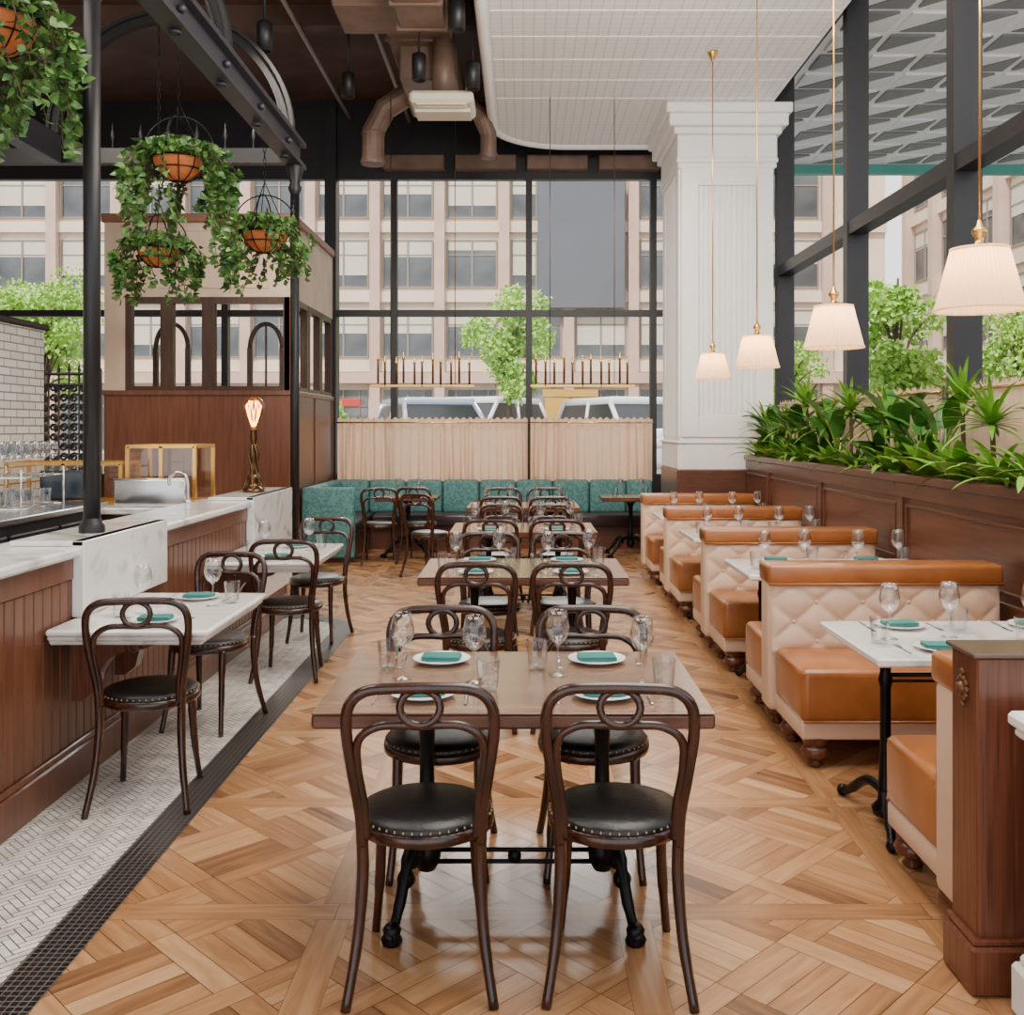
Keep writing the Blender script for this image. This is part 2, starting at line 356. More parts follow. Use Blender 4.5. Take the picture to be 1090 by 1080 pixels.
for k in range(11): mb.box(x0-.022,x0+.001,y0+.225+k*.079,y0+.285+k*.079,1.5,4.6,.008)
mb.box(x0-.05,x1+.02,y0-.05,y1+.02,0,1.12,.01,m=1).box(x0-.07,x1+.03,y0-.07,y1+.03,0,.15,.01,m=1)
struct('trim_4',mb,[white,boothwood],'white beadboard column with crown moulding and wood base','column')
# planter wall
mb=MB(); px=2.55
mb.box(px+.02,px+.06,3.1,11.62,0,1.28)
mb.box(px-.02,px+.07,3.1,11.62,1.24,1.30,.008)
for z0,z1 in((0,.14),(.58,.68),(1.14,1.24),(.14,.2)): mb.box(px,px+.03,3.1,11.62,z0,z1,.004)
y=3.1
while y<11.6:
    mb.box(px+.001,px+.03,y,y+.1,.2,.58).box(px+.001,px+.03,y,y+.1,.68,1.14)
    for z0,z1 in((.72,1.1),(.24,.54)):
        a,b_=y+.14,min(y+1.82,11.58)
        if b_-a>.15:
            mb.box(px+.005,px+.025,a,b_,z0,z0+.02,.003).box(px+.005,px+.025,a,b_,z1-.02,z1,.003).box(px+.005,px+.025,a,a+.02,z0+.02,z1-.02,.003).box(px+.005,px+.025,b_-.02,b_,z0+.02,z1-.02,.003)
    y+=1.86
fixed('planter_wall',[part('panelling',mb,boothwood),part('soil',MB().box(px+.07,2.9,3.1,11.6,1.1,1.24),soil)],'dark wood panelled planter wall running behind the leather booths','planter')
def curtain(mb,axis,a0,a1,z0,z1,at,amp=.07,per=.19):
    n=int((a1-a0)/per*16)
    def fn(u,v):
        a=a0+(a1-a0)*u; am=amp*(.5+.5*(1-v))*(.7+.3*sin(a*4.7))
        if v>.93: am=amp*.5
        d=am*sin(2*pi*a/per+3.2*sin(a*2.3)+.9*sin(a*7.1+v*2))+am*.4*sin(2*pi*a/(per*2.9)+v*.7)+am*.3*sin(2*pi*a/(per*.43)+a*3)
        z=z0+(z1-z0)*v+(.016*sin(2*pi*a/(per*.5)) if v>.99 else 0)+(.012*sin(a*5) if v<.01 else 0)
        return (a,at+d,z) if axis=='x' else (at+d,a,z)
    mb.grid(fn,n,14)
for a0,a1 in((-2.58,.06),(.1,1.8)):
    m1=MB(); curtain(m1,'x',a0,a1,.86,1.74,14.08)
    m2=MB().cyl((a0,13.98,1.68),(a1,13.98,1.68),.011,m=0)
    for k in range(int((a1-a0)/.16)): m2.tube([(a0+.08+k*.16,13.98+.02*cos(a),1.68+.02*sin(a)) for a in [2*pi*i/8 for i in range(8)]],.004,5,closed=True)
    fixed('cafe_curtain',[part('curtain_fabric',m1,creamfab),part('curtain_rod',m2,brass)],'cream linen cafe curtain on a brass rod at the street window','curtain',group='cafe curtains')
for a0,a1 in((4.8,7.0),(7.1,9.3),(9.4,11.6)):
    m1=MB(); curtain(m1,'y',a0,a1,1.26,1.9,2.93,.014,.12)
    m2=MB().cyl((2.92,a0,1.86),(2.92,a1,1.86),.01)
    fixed('cafe_curtain',[part('curtain_fabric',m1,creamfab),part('curtain_rod',m2,brass)],'low cream linen cafe curtain behind the planter','curtain',group='cafe curtains by the planter')
# ---------------------------------------------------------------- chair
def chair_parts():
    P=[]
    hoop=[(-.168,-.19,.43),(-.172,-.2,.52),(-.190,-.222,.64),(-.205,-.24,.76),(-.197,-.252,.84),(-.15,-.26,.882),(-.06,-.262,.89),(.06,-.262,.89),(.15,-.26,.882),(.197,-.252,.84),(.205,-.24,.76),(.190,-.222,.64),(.172,-.2,.52),(.168,-.19,.43)]
    mb=MB().tube(spl(hoop,5),.0165,8)
    inner=[(-.155,-.195,.45),(-.16,-.207,.55),(-.176,-.225,.66),(-.172,-.238,.74),(-.12,-.248,.78),(-.05,-.25,.785),(0,-.25,.782),(.05,-.25,.785),(.12,-.248,.78),(.172,-.238,.74),(.176,-.225,.66),(.16,-.207,.55),(.155,-.195,.45)]
    k1=MB().tube(spl(inner,5),.0125,8)
    k2=MB().tube([(.056*cos(a),-.256,.835+.05*sin(a)) for a in [2*pi*k/20 for k in range(20)]],.0115,8,closed=True)
    P.append(part('backrest',mb,chairwood,kids=[part('inner_hoop',k1,chairwood),part('back_ring',k2,chairwood)]))
    s=MB().lathe([(0,.415),(.19,.415),(.205,.422),(.208,.437),(.205,.452),(.195,.456),(0,.456)],28,(0,-.005,0))
    P.append(part('seat',s,chairwood))
    s=MB().lathe([(.198,.452),(.201,.462),(.193,.474),(.16,.485),(.09,.491),(0,.493)],28,(0,-.005,0))
    nl=MB()
    for k in range(48):
        q=2*pi*k/48; nl.lathe([(.0042,-.003),(.0033,.001),(0,.003)],6,(.2*cos(q),-.005+.2*sin(q),.465))
    P.append(part('seat_cushion',s,leatherblk,kids=[part('nailhead_trim',nl,nail)]))
    for sx in(-1,1):
        P.append(part('leg',MB().tube(spl([(sx*.168,-.188,.45),(sx*.166,-.19,.34),(sx*.178,-.215,.17),(sx*.205,-.262,0)],5),[.0175]*8+[.016]*4+[.0145]*4,8),chairwood))
        P.append(part('leg',MB().tube(spl([(sx*.145,.125,.43),(sx*.147,.135,.32),(sx*.155,.155,.16),(sx*.17,.19,0)],5),[.019]*6+[.0165]*5+[.0135]*5,8),chairwood))
    return P
CH=chair_parts()
def chair(x,y,rz=0,g='bentwood chairs at the dining tables',lab='dark bentwood dining chair with black leather studded seat'):
    thing('dining_chair',CH,(x,y,.004 if x<-1.3 and y<8.3 else 0),rz,lab,'chair',g)
B=pi
for x,y,r in[(-.295,3.06,.035),(.280,3.06,-.045),(-.31,3.76,B+.04),(.26,3.76,B-.04)]: chair(x,y,r)
for ty in(6.24,8.75,11.3):
    for x,y,r in[(-.24,ty-.66,U(-.08,.08)),(.26,ty-.66,U(-.08,.08)),(-.22,ty+.36,B+U(-.08,.08)),(.27,ty+.36,B+U(-.08,.08))]: chair(x,y,r)
for x,y,r in[(-1.63,4.44,.12),(-1.70,5.48,B-.2),(-1.52,6.62,.05),(-1.57,7.7,B-.1)]: chair(x,y,r,'bentwood chairs at the bar shelves','dark bentwood chair with black studded seat beside a marble bar shelf')
for x,y,r in[(-1.02,11.05,-.5),(-1.72,12.15,.1),(-1.25,12.25,-.2)]: chair(x,y,r,'bentwood chairs by the banquette','dark bentwood chair by the teal banquette')
# ---------------------------------------------------------------- dining table
def table_parts(hx=.61,hy=.42,top=tabletop,ped=(-.3,.3),edge=tableedge):
    P=[]
    t=MB().box(-hx,hx,-hy,hy,.745,.75,.002,m=0).box(-hx,hx,-hy,hy,.70,.7452,.008,m=1)
    P.append(part('tabletop',t,[top,edge]))
    for px_ in ped:
        c=MB().lathe([(0,.1),(.03,.1),(.045,.13),(.05,.17),(.036,.2),(.028,.24),(.04,.27),(.028,.3),(.024,.5),(.03,.62),(.045,.66),(.06,.7)],14,(px_,0,0))
        c.box(px_-.03,px_+.03,-.3,.3,.68,.70).box(px_-.16,px_+.16,-.03,.03,.685,.70)
        P.append(part('pedestal_column',c,iron))
        sg=1 if px_>0 else (-1 if px_<0 else 0)
        dirs=[(sg*.08,-1),(sg*.08,1)] if len(ped)>1 else [(-.27,-.8),(.27,-.8),(-.27,.8),(.27,.8)]
        for dx,dy in dirs:
            l=MB().tube(spl([(px_,dy*.02,.2),(px_+dx*.25,dy*.08,.235),(px_+dx*.55,dy*.17,.2),(px_+dx*.8,dy*.25,.09),(px_+dx,dy*.3,.035),(px_+dx*1.15,dy*.335,.02)],5),[.022]*6+[.027]*5+[.02]*5+[.017]*6+[.022]*4,8)
            l.lathe([(0,0),(.03,0),(.034,.012),(.026,.03),(.03,.045),(.02,.06),(0,.06)],10,(px_+dx,dy*.31,0))
            for f_ in(.45,.62): l.ball((px_+dx*f_,dy*f_*.31,.19 if f_<.5 else .15),.031,7)
            P.append(part('leg',l,iron))
    if len(ped)>1:
        P.append(part('stretcher',MB().cyl((ped[0],0,.165),(ped[1],0,.165),.008).cyl((ped[0],.0,.125),(ped[1],.0,.125),.008).lathe([(0,.12),(.02,.125),(.024,.145),(.02,.165),(0,.17)],10),iron))
    return P
T4=table_parts()
TS=table_parts(.38,.34,ped=(0,))
for y in(3.47,6.24,8.75,11.3): thing('dining_table',T4,(-.03 if y<5 else .0,y,0),0,'rectangular brown wood dining table on black cast-iron pedestals','table','four-seat wood dining tables')
for x,y in[(-1.45,12.78),(1.35,12.75)]: thing('dining_table',TS,(x,y,0),0,'small wood dining table by the teal banquette','table','banquette tables')
# marble booth table
def booth_table():
    t=MB().box(-.6,.6,-.37,.37,.715,.75,.008)
    fr=MB().box(-.55,.5,-.02,.02,.69,.715).box(-.47,-.41,-.3,.3,.7,.715)
    c=MB().lathe([(0,.03),(.05,.03),(.055,.06),(.03,.09),(.026,.2),(.022,.3),(.022,.55),(.03,.58),(.022,.61),(.022,.66),(.05,.69),(.06,.715)],14,(-.44,0,0))
    br=MB().cyl((-.44,0,.6),(.3,0,.6),.009).cyl((-.44,0,.575),(-.1,0,.575),.006)
    P=[part('tabletop',t,marble),part('apron_frame',fr,iron),part('column',c,iron),part('brace',br,iron)]
    for dx,dy in((-.08,-.3),(-.08,.3),(.2,-.18),(.2,.18)):
        l=MB().tube(spl([(-.44,0,.12),(-.44+dx*.4,dy*.4,.13),(-.44+dx*.8,dy*.8,.05),(-.44+dx,dy,.022)],5),[.02]*5+[.022]*5+[.018]*6,8)
        l.ball((-.44+dx,dy,.024),.026,6)
        P.append(part('leg',l,iron))
    P.append(part('wall_cleat',MB().box(.52,.6,-.3,.3,.65,.715),iron))
    return P
BT=booth_table()
BTY=[4.14,6.28,8.22,10.05]
for y in BTY: thing('booth_table',BT,(1.92,y,0),0,'white marble booth table on a black cast-iron leg','table','marble booth tables')
# ---------------------------------------------------------------- booths
TA,TB=.24,.20
def tuft(mb,x0,x1,z0,z1,y,dr,a=TA,b_=TB,h=.026,lean=0):
    def fn(u,v):
        x=x0+(x1-x0)*u; z=z0+(z1-z0)*v
        p=abs(sin(pi*(x/a+z/b_)))*abs(sin(pi*(x/a-z/b_)))
        e=min(1,min(u,1-u)*14,min(v,1-v)*7)
        return (x,y+dr*(h*(p**.33)*e**.5+lean*(1-v)),z)
    mb.grid(fn,96,34)
def buttons(x0,x1,z0,z1,y,dr,a=TA,b_=TB,lean=0):
    mb=MB()
    for m in range(-40,41):
        for n in range(-40,41):
            x=a*(m+n)/2; z=b_*(m-n)/2
            if x0+.04<x<x1-.04 and z0+.04<z<z1-.03: mb.ball((x,y+dr*(.006+lean*(1-(z-z0)/(z1-z0))),z),.011,5)
    return mb
def booth_parts(front=True,rear=True):
    P=[]; hw=.61
    bk=MB().rbox(-hw,hw,-.09,.09,.13,.81,.03,3)
    kids=[]
    for ok,dr in((front,-1),(rear,1)):
        if ok:
            t=MB(); tuft(t,-hw+.015,hw-.015,.44,.8,dr*.085,dr,lean=.03)
            kids.append(part('tufted_panel',t,cream)); kids.append(part('tufting_buttons',buttons(-hw,hw,.44,.8,dr*.085,dr,lean=.03),cream))
    P.append(part('backrest',bk,cream,kids=kids))
    P.append(part('top_cushion',MB().rbox(-hw-.005,hw+.005,-.112,.112,.79,.895,.022,3).tube([(-hw,-.11,.795),(hw,-.11,.795)],.007,6),tan,label='tan leather top roll'))
    for ok,dr in((front,-1),(rear,1)):
        if not ok: continue
        ya,yb=sorted((dr*.1,dr*.62))
        s=MB().rbox(-hw+.03,hw-.03,ya,yb,.215,.47,.035,4)
        s.tube([(-hw+.04,dr*.617,.225),(hw-.04,dr*.617,.225)],.007,6).tube([(-hw+.04,dr*.61,.445),(hw-.04,dr*.61,.445)],.006,6)
        P.append(part('seat',s,tan,label='tan leather seat cushion'))
        ya,yb=sorted((dr*.05,dr*.605))
        P.append(part('base',MB().rbox(-hw+.035,hw-.035,ya,yb,.135,.225,.012,2),cream))
        for x in(-hw+.11,hw-.11):
            for yy in(dr*.55,dr*.16):
                P.append(part('foot',MB().lathe([(0,0),(.03,0),(.038,.012),(.026,.028),(.032,.036),(.06,.05),(.068,.07),(.056,.092),(.04,.1),(.058,.11),(.062,.138)],16,(x,yy,0)),postwood))
    return P
BF=booth_parts()
for y in(5.38,7.25,9.17,10.98): thing('leather_booth',BF if y<10.5 else booth_parts(True,False),(1.89,y,0),0,'double leather booth bench with tufted cream back and tan seats','booth bench','leather booths')
thing('leather_booth',booth_parts(False,True),(1.93,3.17,0),0,'single cream and tan leather booth bench against the wood end panel','booth bench','leather booths')
mb=MB().box(1.33,2.5,2.92,3.03,.1,.94,.006).box(1.29,1.435,2.88,3.05,.1,.955,.006)
mb.box(1.265,2.5,2.855,3.06,0,.14,.01).box(1.275,2.5,2.865,3.055,.14,.16,.005)
cap=MB().box(1.275,2.5,2.865,3.06,.955,.97,.004)
ro=MB()
for a in range(10):
    q=2*pi*a/10; ro.ball((1.287,2.965+.028*cos(q),.85+.03*sin(q)),.01,5)
ro.ball((1.286,2.965,.85),.02,7)
for s_ in(-1,1):
    ro.ball((1.287,2.965,.85+s_*.048),.011,5)
fixed('booth_end_panel',[part('wood_panel',mb,postwood),part('top_cap',cap,M('dark_cap',(.13,.085,.06),.2)),part('carved_rosette',ro,M('bronze_rosette',(.16,.07,.03),.4,.5))],'dark oak booth end post with thin cap and carved rosette','end panel')
mb=MB().box(1.345,1.8,2.45,2.8,0,.14,.01).box(1.36,1.8,2.47,2.78,.14,.17,.008).box(1.37,1.8,2.49,2.77,.17,.76,.006).box(1.35,1.8,2.46,2.79,.76,.79,.01).box(1.335,1.8,2.44,2.8,.79,.83,.01)
for z in(.3,.55): mb.box(1.364,1.371,2.54,2.72,z-.08,z+.1,.004)
fixed('white_pedestal',part('white_pedestal',mb,white),'white painted moulded pedestal beside the booth end post','pedestal')
# ---------------------------------------------------------------- tableware
WG=part('wine_glass',MB().lathe([(0,0),(.034,.001),(.03,.004),(.006,.008),(.0035,.02),(.0035,.1),(.008,.108),(.028,.125),(.04,.15),(.042,.17),(.036,.2),(.031,.225),(.0295,.225),(.034,.2),(.04,.17),(.038,.15),(.026,.127),(0,.112)],18),wineg)
TG=part('tumbler',MB().lathe([(0,0),(.028,0),(.032,.01),(.036,.06),(.04,.105),(.0385,.105),(.034,.06),(.029,.014),(0,.012)],12,sm=False),wineg)
PL=part('plate',MB().lathe([(0,0),(.06,0),(.065,.005),(.105,.015),(.107,.018),(.1,.018),(.066,.009),(0,.008)],28),china)
NP=part('napkin',MB().rbox(-.07,.07,-.045,.045,-.004,.002,.002,1).rbox(-.068,.07,-.043,.044,.002,.007,.002,1).rbox(-.07,.066,-.044,.043,.007,.012,.002,1),napm)
fk=MB().box(-.003,.003,-.09,.03,.001,.004,.001).box(-.01,.01,.03,.045,.001,.004,.001)
for k in range(4): fk.box(-.0098+k*.0058,-.0078+k*.0058,.045,.09,.001,.004)
FK=part('fork',fk,cut)
KN=part('knife',MB().box(-.005,.005,-.1,0,.001,.007,.002).box(-.008,.006,0,.1,.001,.003,.0008),cut)
def setting(x,y,z,ang,lv=3):
    ca,sa=cos(ang),sin(ang)
    def W(a,b_): return(x+a*ca-b_*sa,y+a*sa+b_*ca,z)
    if lv>=2:
        thing('plate',PL,W(0,0),0,'round white china plate holding a folded teal napkin','plate','dinner plates')
        p=W(0,0); thing('napkin',NP,(p[0],p[1],z+.0155),ang+U(-.1,.1),'folded teal cloth napkin resting on a plate','napkin','teal napkins')
    if lv>=3:
        thing('fork',FK,W(-.15,0),ang,'silver fork beside a plate','fork','forks')
        thing('knife',KN,W(.14,0),ang,'silver knife beside a plate','knife','knives')
    thing('wine_glass',WG,W(-.13,.2),0,'clear stemmed wine glass on a table','wine glass','wine glasses')
    thing('tumbler',TG,W(-.2,.12),0,'short clear faceted water tumbler on a table','tumbler','water tumblers')
z=.75
for (x,y,a) in[(-.3,3.72,pi),(.27,3.72,pi),(-.32,3.24,0),(.26,3.24,0)]:
    thing('plate',PL,(x,y,z),0,'round white china plate holding a folded teal napkin','plate','dinner plates')
    thing('napkin',NP,(x,y,z+.0155),U(-.08,.08),'folded teal cloth napkin resting on a plate','napkin','teal napkins')
    thing('fork',FK,(x-.15*cos(a),y,z),a,'silver fork beside a plate','fork','forks'); thing('knife',KN,(x+.14*cos(a),y,z),a,'silver knife beside a plate','knife','knives')
for x,y in[(-.415,3.47),(-.165,3.42),(.12,3.52),(.40,3.4)]: thing('wine_glass',WG,(x,y,z),0,'clear stemmed wine glass on a table','wine glass','wine glasses')
for x,y in[(-.48,3.6),(-.115,3.31),(.05,3.6),(.46,3.31)]: thing('tumbler',TG,(x,y,z),0,'short clear faceted water tumbler on a table','tumbler','water tumblers')
for ty,lv in((6.24,3),(8.75,2),(11.3,1)):
    for x,s_ in((-.28,-1),(.28,-1),(-.28,1),(.28,1)): setting(x,ty+s_*.27,z,0 if s_<0 else pi,lv)
for ty,lv in zip(BTY,(3,2,2,1)):
    for x in(1.62,2.2):
        for s_ in(-1,1): setting(x,ty+s_*.22,z,0 if s_<0 else pi,lv)
for x,y in[(-1.45,12.78),(1.35,12.75)]:
    for s_ in(-1,1): setting(x,y+s_*.2,z,0 if s_<0 else pi,1)
for yc in(4.76,6.95):
    for s_ in(-1,1): setting(-1.62,yc+s_*.3,z+.005,0 if s_<0 else pi,3)
# ---------------------------------------------------------------- bar
mb=MB(); x=-2.03
y=1.0
while y<8.68:
    mb.box(x-.014,x,y,y+.078,.19,.93,.006); y+=.08
mb.box(x-.1,x-.01,1.0,8.7,0,1.0).box(x-.02,x+.02,1.0,8.72,0,.16,.008).box(x-.02,x+.012,1.0,8.72,.16,.19,.006).box(x-.02,x+.01,1.0,8.72,.93,1.03,.005)
mb.box(x-.38,x,8.64,8.7,0,1.03)
ct=MB().box(-2.42,-1.985,1.0,8.72,1.03,1.075,.012)
fixed('bar_counter',[part('wainscot_front',mb,barwood),part('countertop',ct,marble)],'long bar half-wall with reddish wood beadboard and white marble top','bar counter')
for y0,y1,zb in((4.55,5.62,.757),(7.42,8.66,.3)):
    mb=MB().box(-2.03,-1.975,y0,y1,zb,1.10,.004).box(-2.31,-1.976,y0,y1,1.076,1.10,.004)
    fixed('marble_pier',part('marble_pier',mb,marble),'gray-veined marble slab facing on the bar half-wall','marble pier','marble piers')
for y0,y1 in((4.27,5.25),(6.42,7.5)):
    t=MB().box(-2.02,-1.33,y0,y1,.725,.755,.01).box(-2.02,-1.345,y0+.015,y1-.015,.705,.727,.008).box(-2.02,-1.365,y0+.035,y1-.035,.685,.706,.008)
    ks=[part('marble_top',t,marble)]
    for yy in(y0+.25,y1-.25):
        prof=[(-2.0,.685),(-1.62,.685),(-1.63,.65),(-1.68,.63),(-1.75,.625),(-1.83,.59),(-1.88,.52),(-1.9,.44),(-1.95,.4),(-2.0,.4)]
        c=MB().prism([(a,b_) for a,b_ in prof],yy-.04,yy+.04,ax='y')
        c.tube([(-1.72+.035*(1-k/22)*cos(k*.55),yy-.045,.64+.035*(1-k/22)*sin(k*.55)) for k in range(20)],.007,6)
        ks.append(part('corbel',c,postwood))
    fixed('marble_bar_shelf',ks,'white marble shelf table with moulded edge fixed to the bar wall','bar shelf','marble bar shelves')
# table lamp
b0=MB().lathe([(0,0),(.085,0),(.09,.012),(.07,.035),(.045,.05),(.035,.08),(.055,.11),(.045,.14),(.02,.16)],20)
st=MB().lathe([(.02,.14),(.03,.2),(.02,.26),(.015,.36),(.024,.40),(.032,.42),(.026,.46),(.034,.49)],14)
for k in range(6):
    q=2*pi*k/6
    st.tube(spl([(.015*cos(q),.015*sin(q),.38),(.038*cos(q+.5),.038*sin(q+.5),.3),(.028*cos(q+1.2),.028*sin(q+1.2),.2),(.055*cos(q+1.6),.055*sin(q+1.6),.1),(.092*cos(q+1.8),.092*sin(q+1.8),.03),(.08*cos(q+2.2),.08*sin(q+2.2),.07)],4),[.010]*6+[.009]*5+[.007]*10,6)
bl=MB().lathe([(.024,.48),(.028,.52),(.05,.58),(.078,.64),(.088,.68),(.078,.72),(.045,.75),(0,.76)],20)
fl=MB()
for k in range(8):
    q=2*pi*k/8; fl.tube([(.012*cos(q),.012*sin(q),.52),(.04*cos(q+.3),.04*sin(q+.3),.6),(.06*cos(q+.5),.06*sin(q+.5),.68),(.03*cos(q+.6),.03*sin(q+.6),.72)],.004,6)
darkbrass=M('antique_brass',(.14,.08,.04),.3,.95)
thing('table_lamp',[part('lamp_base',b0,darkbrass),part('stem',st,darkbrass),part('bulb',bl,glassy('amber_glass',.1,(1,.70,.38)),kids=[part('filament',fl,bulbm)])],(-2.13,8.0,1.10),0,'dark antique brass tentacle lamp with large exposed filament bulb','table lamp')
# back bar things
mb=MB().box(-3.7,-3.0,5.2,7.2,0,1.04,.01)
for k in range(3): mb.box(-3.0,-2.98,5.25+k*.65,5.86+k*.65,.15,.98,.01)
hd=MB()
for k in range(3): hd.cyl((-2.96,5.35+k*.65,.9),(-2.96,5.76+k*.65,.9),.01)
fixed('back_bar_fridge',[part('cabinet',mb,black),part('worktop',MB().box(-3.75,-2.97,5.15,7.25,1.04,1.08,.005),steel),part('handle',hd,steel)],'black under-counter bar refrigerator with steel worktop','fridge')
mb=MB().box(-3.9,-2.45,7.35,8.05,0,.98,.01)
for k in range(17): mb.box(-3.88+k*.084,-3.80+k*.084,7.335,7.352,.1,.93,.006)
fixed('service_counter',[part('cabinet',mb,barwood),part('countertop',MB().box(-3.95,-2.43,7.3,8.1,.98,1.03,.01),marble)],'wood service counter with white marble top behind the bar','counter')
mb=MB().rbox(-.26,.26,-.03,.03,0,.2,.012,2).box(-.2,.2,.03,.07,0,.02).tube([(-.27,-.005,.2),(.27,-.005,.2)],.012,8)
thing('steel_splash_panel',part('steel_splash_panel',mb,steel),(-2.72,7.4,1.03),0,'stainless steel splash panel standing on the service counter','steel panel')
mb=MB().rbox(-.16,.16,-.01,.01,.05,.27,.008,2).box(-.145,.145,-.0115,-.0095,.065,.255,m=1).box(-.03,.03,-.01,.03,.0,.08).box(-.09,.09,-.05,.08,0,.012)
thing('order_screen',part('order_screen',mb,[black,M('screen_glass',(.02,.03,.04),.15)]),(-3.35,7.38,1.03),.2,'black point-of-sale screen on the service counter','screen')
def case(x0,x1,y0,y1,z0,z1,lab):
    f=MB(); r=.013
    for xx in(x0,x1):
        for yy in(y0,y1): f.box(xx-r,xx+r,yy-r,yy+r,z0,z1)
        f.box(xx-r,xx+r,y0,y1,z1-r,z1+r)
    for yy in(y0,y1): f.box(x0,x1,yy-r,yy+r,z1-r,z1+r); f.box(x0,x1,yy-r,yy+r,z0,z0+.03)
    f.box((x0+x1)/2-r,(x0+x1)/2+r,y0-r,y0+r,z0,z1)
    g=MB()
    for yy in(y0,y1): g.add([(x0,yy,z0),(x1,yy,z0),(x1,yy,z1),(x0,yy,z1)],[(0,1,2,3)])
    for xx in(x0,x1): g.add([(xx,y0,z0),(xx,y1,z0),(xx,y1,z1),(xx,y0,z1)],[(0,1,2,3)])
    fixed('display_case',[part('brass_frame',f,brass),part('glass_panels',g,glassy('case_glass',.1,(.92,.84,.72),edge=False))],lab,'display case','brass display cases')
case(-2.95,-2.45,7.55,8.0,1.03,1.47,'tall brass-framed glass display case on the service counter')
case(-3.88,-3.02,7.6,7.95,1.03,1.34,'low brass-framed glass sneeze guard on the service counter')
thing('faucet',part('faucet',MB().tube(spl([(0,0,0),(0,0,.12),(.02,0,.2),(.08,0,.22),(.13,0,.18),(.13,0,.13)],5),.012,8).lathe([(0,0),(.03,0),(.025,.02),(.012,.03)],10),steel),(-2.35,7.1,1.075),pi,'curved chrome bar faucet on the marble counter','faucet')
mb=MB()
for zz in(0,.2):
    for k in range(7): mb.cyl((-.2+k*.066,-.3,zz+.006),(-.2+k*.066,.3,zz+.006),.004,n=6)
    for yy in(-.3,.3): mb.cyl((-.2,yy,zz+.006),(.2,yy,zz+.006),.006,n=6)
for xx in(-.2,.2):
    for yy in(-.3,.3): mb.cyl((xx,yy,0),(xx,yy,.26),.007,n=6)
thing('glass_rack',part('glass_rack',mb,steel),(-3.4,6.75,1.08),0,'steel wire rack holding glassware on the bar refrigerator','rack')
for i in range(4):
    for j in range(5): thing('wine_glass',WG,(-3.55+i*.1,6.51+j*.12,1.292),0,'clear stemmed wine glass stored on a wire rack','wine glass','rack wine glasses')
for i in range(3):
    for j in range(4): thing('tumbler',TG,(-3.52+i*.12,6.53+j*.14,1.092),0,'clear tumbler stored in a wire rack','tumbler','rack tumblers')
fixed('brick_wall_panel',[part('brick_body',MB().box(-4.2,-4.0,4.5,8.45,0,2.42),brickw),part('cap',MB().box(-4.24,-3.97,4.5,8.5,2.42,2.47,.01),black)],'white glazed brick partition with dark cap behind the bar','brick wall')
mb=MB()
gx0,gx1,gz0,gz1,gy=-4.8,-3.87,.0,2.15,9.25
for xx in(gx0,gx1): mb.cyl((xx,gy,gz0),(xx,gy,gz1),.022)
for zz in(.1,1.2,2.0,2.1): mb.cyl((gx0,gy,zz),(gx1,gy,zz),.014)
for k in range(1,10): mb.cyl((gx0+k*.093,gy,.1),(gx0+k*.093,gy,2.1),.009,n=6); mb.lathe([(0,.1),(.016,.04),(.008,0)],6,(gx0+k*.093,gy,2.1))
for i in range(10):
    for j in range(9):
        cx,cz=gx0+.046+i*.093,1.25+j*.09
        mb.tube([(cx+.042*(1-k/14)*cos(k*.8+i),gy,cz+.042*(1-k/14)*sin(k*.8+i)) for k in range(13)],.012,5)
fixed('iron_gate',part('iron_gate',mb,black),'ornate black wrought-iron scrollwork gate','gate')
# ---------------------------------------------------------------- vestibule
x0,x1,y0,y1=-4.84,-2.66,11.7,14.14; ZW0,ZW1,ZT=2.04,3.12,4.08
wb=MB().box(x0,x1,y0,y0+.08,0,ZW0-.03).box(x1-.08,x1,y0+.08,y1,0,ZW0-.03)
wb.box(x0-.02,x1+.02,y0-.02,y0+.1,ZW0-.06,ZW0,.008).box(x1-.1,x1+.02,y0+.1,y1,ZW0-.06,ZW0,.008).box(x1-.1,x1+.015,y0,y1,0,.18,.006)
k=x0
while k<x1-.05: wb.box(k,k+.012,y0-.008,y0,.1,ZW0-.06); k+=.54
for yy in(y0+.02,y0+1.2,y1-.1): wb.box(x1,x1+.012,yy,yy+.08,.18,ZW0-.06,.003)
ub_=MB().box(x0,x1,y0,y0+.08,ZW1,ZT-.1).box(x1-.08,x1,y0+.08,y1,ZW1,ZT-.1).box(x0,x0+.24,y0,y0+.08,ZW0,ZW1)
for xx in(x0+.12,x0+1.1,x1-.3): ub_.box(xx,xx+.02,y0-.01,y0,ZW1+.12,ZT-.2)
ub_.box(x0+.12,x1-.28,y0-.01,y0,ZW1+.1,ZW1+.12).box(x0+.12,x1-.28,y0-.01,y0,ZT-.2,ZT-.18)
cn=MB().box(x0-.03,x1+.03,y0-.03,y1,ZT-.1,ZT,.01)
ps=[part('wood_walls',wb,barwood),part('upper_walls',ub_,plaster),part('cornice',cn,M('cornice_wood',(.2,.09,.05),.5))]
def wf(a0,a1,at,ax,z0=ZW0,z1=ZW1):
    m=MB(); w=.075
    for (p,q,r,s_) in((a0,a0+w,z0,z1),(a1-w,a1,z0,z1),(a0+w,a1-w,z0,z0+.05),(a0+w,a1-w,z1-w,z1)):
        if ax=='x': m.box(p,q,at-.03,at+.06,r,s_)
        else: m.box(at-.06,at+.03,p,q,r,s_)
    g=MB().add([(a0,at,z0),(a1,at,z0),(a1,at,z1),(a0,at,z1)] if ax=='x' else [(at,a0,z0),(at,a1,z0),(at,a1,z1),(at,a0,z1)],[(0,1,2,3)])
    return part('window_frame',m,framewood,kids=[part('window_pane',g,pane)])
for a0,a1 in((-4.6,-4.12),(-4.12,-3.64),(-3.64,-2.70)): ps.append(wf(a0,a1,y0+.03,'x'))
